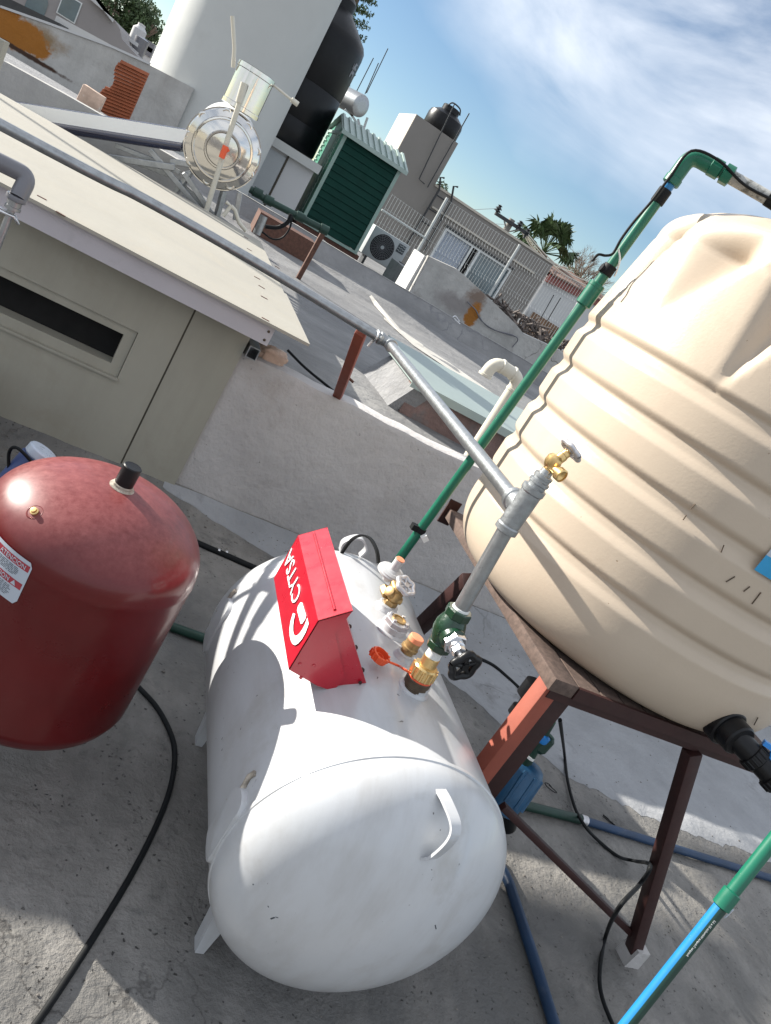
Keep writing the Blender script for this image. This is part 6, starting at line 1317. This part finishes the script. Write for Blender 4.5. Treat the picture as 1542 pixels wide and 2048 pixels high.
bm = NB(); p = V3(ony(*Z1(100, 420), 10.5)); box(bm, (-4.5, 7.7, -1.6), (-0.3, 11.99, -0.80)); tag(obj('left_roof_deck', bm, M['roofcoat']), 'shaded grey roof deck below the orange stained wall', 'roof')
P = [(30, 470), (490, 720), (780, 885)]; top = [V3(ony(*Z1(*p), 7.5)) for p in P]
bm = NB(); prism(bm, [(top[0].x-0.05, 7.5, -1.6), (top[0].x-0.06, 7.5, top[0].z-0.13), tuple(top[0]), tuple(top[1]), tuple(top[2]), (0.2, 7.5, top[2].z), (0.2, 7.5, -1.6)], (0, 0.15, 0)); tag(obj('grey_parapet', bm, M['whitewall']), 'grey cement parapet just above the solar heater tubes', 'wall')
# terracotta tiles panel (stacked sheet of roof tiles leaning)
tt = thing('tile_stack', 'leaning stack of ribbed terracotta roof tiles beside white tower', 'tiles', (-0.65, 9, -0.6))
c1, c2, c3, c4 = [V3(ony(*Z1(*p), 9.0)) for p in ((935, 460), (1150, 565), (985, 945), (752, 868))]
bm = NB(); n = 17
for k in range(n):
    t0, t1 = k/n, (k+0.97)/n; a = c1.lerp(c4, t0); b = c2.lerp(c3, t0); c = c2.lerp(c3, t1); d = c1.lerp(c4, t1); jx = 0.02*math.sin(k*0.7)+(0.03 if k > 8 else 0)
    o_ = Vector((-jx, 0, 0)); f = Vector((0, -0.03, 0)); V_ = [bm.verts.new(q) for q in (a+o_+f*0.2, b+f*0.2, c+f, d+o_+f, a+o_-f*3, b-f*3, c-f*3, d+o_-f*3)]
    for q in ((0, 1, 2, 3), (7, 6, 5, 4), (0, 4, 5, 1), (1, 5, 6, 2), (2, 6, 7, 3), (3, 7, 4, 0)): bm.faces.new([V_[i] for i in q])
obj('tiles', bm, M['terracotta'], tt)
p = V3(ony(*Z1(700, 770), 8.2)); bm = NB(); box(bm, (p.x-0.10, 8.15, p.z-0.085), (p.x+0.10, 8.3, p.z+0.085), Matrix.Rotation(0.05, 3, 'Y')); beveled(bm, 0.008, 2); tag(obj('old_brick', bm, M['brick'], smooth=40), 'weathered pale brick beside the terracotta tiles', 'brick')
bm = NB(); box(bm, (-2.5, 7.66, -1.2), (0.2, 9.4, p.z-0.09)); tag(obj('rough_ledge', bm, M['roughcement']), 'rough ledge carrying the brick and the terracotta tiles', 'ledge')
# left houses
lh = thing('distant_house', 'grey beige plastered house with arched and square window', 'house', (-3.5, 26, -5))
H = [V3(ony(*Z1(*p), 25)) for p in ((600, -120), (700, 0), (770, 60), (880, 150), (925, 225), (940, 300), (1065, 440))]
bm = NB(); poly = [(-9, 25, -5), (-9, 25, 2.4), tuple(H[0])]+[tuple(h) for h in H[1:]]+[(H[-1].x, 25, -5)]; prism(bm, poly, (0, 5, 0)); obj('wall', bm, M['farbeige'], lh)
bm = NB(); prism(bm, [tuple(H[1]+Vector((-0.5, -0.2, 0.45))), tuple(H[1]+Vector((0, -0.2, 0.0))), tuple(H[3]+Vector((0, -0.2, 0))), tuple(H[3]+Vector((0, -0.2, -0.08))), tuple(H[1]+Vector((-0.5, -0.2, 0.33)))], (0, 0.195, 0)); obj('roof', bm, M['farwhite'], lh)
c = V3(ony(*Z1(280, 45), 24.99)); bm = NB(); N = 14; vs = [bm.verts.new((c.x-0.24, 24.985, c.z-0.4)), bm.verts.new((c.x+0.24, 24.985, c.z-0.4))]+[bm.verts.new((c.x+0.24*math.cos(math.pi*k/N), 24.985, c.z+0.12+0.24*math.sin(math.pi*k/N))) for k in range(N+1)]; bm.faces.new(vs); obj('window', bm, M['glass'], lh)
c = V3(ony(*Z1(535, 62), 24.99)); bm = NB(); box(bm, (c.x-0.24, 24.97, c.z-0.27), (c.x+0.24, 24.985, c.z+0.27)); wq = obj('window', bm, M['frame'], lh); bm = NB(); box(bm, (c.x-0.21, 24.955, c.z-0.24), (c.x+0.21, 24.969, c.z+0.24)); obj('pane', bm, M['glass'], wq)
bm = NB(); a, b = V3(ony(*Z1(-40, 0), 17)), V3(ony(*Z1(460, 200), 17)); prism(bm, [a+Vector((-2, 0, -0.1)), a+Vector((-2, 0, -0.55)), b+Vector((0, 0, -0.02)), b+Vector((0, 0, 0.04))], (0, 4, 0)); tag(obj('dark_canopy', bm, M['ironblack']), 'dark sloping canopy roof at top left corner', 'canopy')
bm = NB(); a, b = V3(ony(*Z1(470, 165), 18)), V3(ony(*Z1(900, 380), 18)); prism(bm, [a+Vector((-0.1, 0, 0.05)), b+Vector((0, 0, 0.02)), b+Vector((0, 0, -1.5)), a+Vector((-0.1, 0, -1.5))], (0, 0.3, 0)); tag(obj('pale_ridge_wall', bm, M['farwhite']), 'pale low wall in front of the distant beige house', 'wall')
# big green tree
def crown(bm, c, rad, n, s, rnd, lobes=14):
    L_ = []
    for k in range(lobes):
        d = Vector((rnd.gauss(0, 1), rnd.gauss(0, 1), rnd.gauss(0, 0.8))).normalized(); L_.append((V3(c)+Vector((d.x*rad[0]*0.7, d.y*rad[1]*0.7, d.z*rad[2]*0.7)), rnd.uniform(0.28, 0.5)*min(rad)))
    for cc, rr in L_: leafball(bm, cc, rr*1.5, n//lobes, s, 0.85, rnd)
for k, (x, y, rx, rz) in enumerate(((905, 90, 1.7, 1.25), (1090, 190, 1.25, 0.95))):
    t = thing('leafy_tree', ('large dark green leafy tree behind the distant house', 'lower dark green tree right beside the white tower')[k], 'tree', (V3(ony(*Z1(x, y), 45)).x, 45, -5), 'dark trees at the top left')
    c = V3(ony(*Z1(x, y), 45)); rnd = random.Random(20+k); bm = NB(); crown(bm, c, (rx, 1.5, rz), 5200, 0.085, rnd, 18); obj('crown', bm, M['leaf'], t)
    bm = NB(); tube(bm, [(c.x, 45, -5), (c.x, 45, c.z)], 0.2, 8, rs=[0.35, 0.15])
    for q in range(5): tube(bm, [(c.x, 45, c.z-rz), (c.x+rnd.uniform(-1, 1)*rx*0.6, 45+rnd.uniform(-1, 1), c.z+rnd.uniform(0, 0.6)*rz)], 0.06, 6)
    obj('trunk', bm, M['bark'], t)
# far white cottage, tank and clutter
wcg = thing('white_cottage', 'small white block house with grey shutters beside the tree', 'house', (-1.7, 33, -5))
a, b = V3(ony(*Z1(1110, 290), 33)), V3(ony(*Z1(1225, 480), 33)); c = V3(ony(*Z1(1225, 330), 33))
bm = NB(); prism(bm, [(a.x-0.12, 33, -5), (a.x-0.10, 33, a.z), (c.x+0.6, 33, a.z), (c.x+0.6, 33, -5)], (0, 3, 0)); obj('wall', bm, M['farwhite'], wcg)
for (x, y) in ((1135, 350), (1125, 385)): q = V3(ony(*Z1(x, y), 32.98)); bm = NB(); box(bm, (q.x-0.22, 32.96, q.z-0.15), (q.x+0.22, 32.99, q.z+0.15)); obj('window', bm, M['greypvc'], wcg)
q = V3(ony(*Z1(1065, 265), 30)); bm = NB(); lathe(bm, [(0.2, -0.5), (0.22, -0.2), (0.22, 0.15), (0.12, 0.25), (0.12, 0.32), (0, 0.33)], q, (0, 0, 1), 20); tag(obj('white_tank', bm, M['farwhite'], smooth=40), 'small white roof tank beside the white cottage', 'water tank')
q = V3(ony(*Z1(1080, 350), 29)); bm = NB(); lathe(bm, [(0.2, -0.4), (0.22, 0.2), (0, 0.25)], q, (0, 0, 1), 20); tag(obj('grey_tank', bm, M['greypvc'], smooth=40), 'small grey roof tank in front of the white cottage', 'water tank')
bm = NB(); a, b = V3(ony(*Z1(925, 235), 28)), V3(ony(*Z1(1060, 330), 28)); prism(bm, [a, b, b+Vector((0, 0, -0.1)), a+Vector((0, 0, -0.1))], (0, 0.6, 0)); a, b = V3(ony(*Z1(935, 290), 28)), V3(ony(*Z1(1060, 400), 28)); prism(bm, [a, b, b+Vector((0, 0, -0.55)), a+Vector((0, 0, -0.9))], (0, 0.6, 0)); tag(obj('pale_balustrade', bm, M['farwhite']), 'pale low railing wall right of the distant beige house', 'railing')
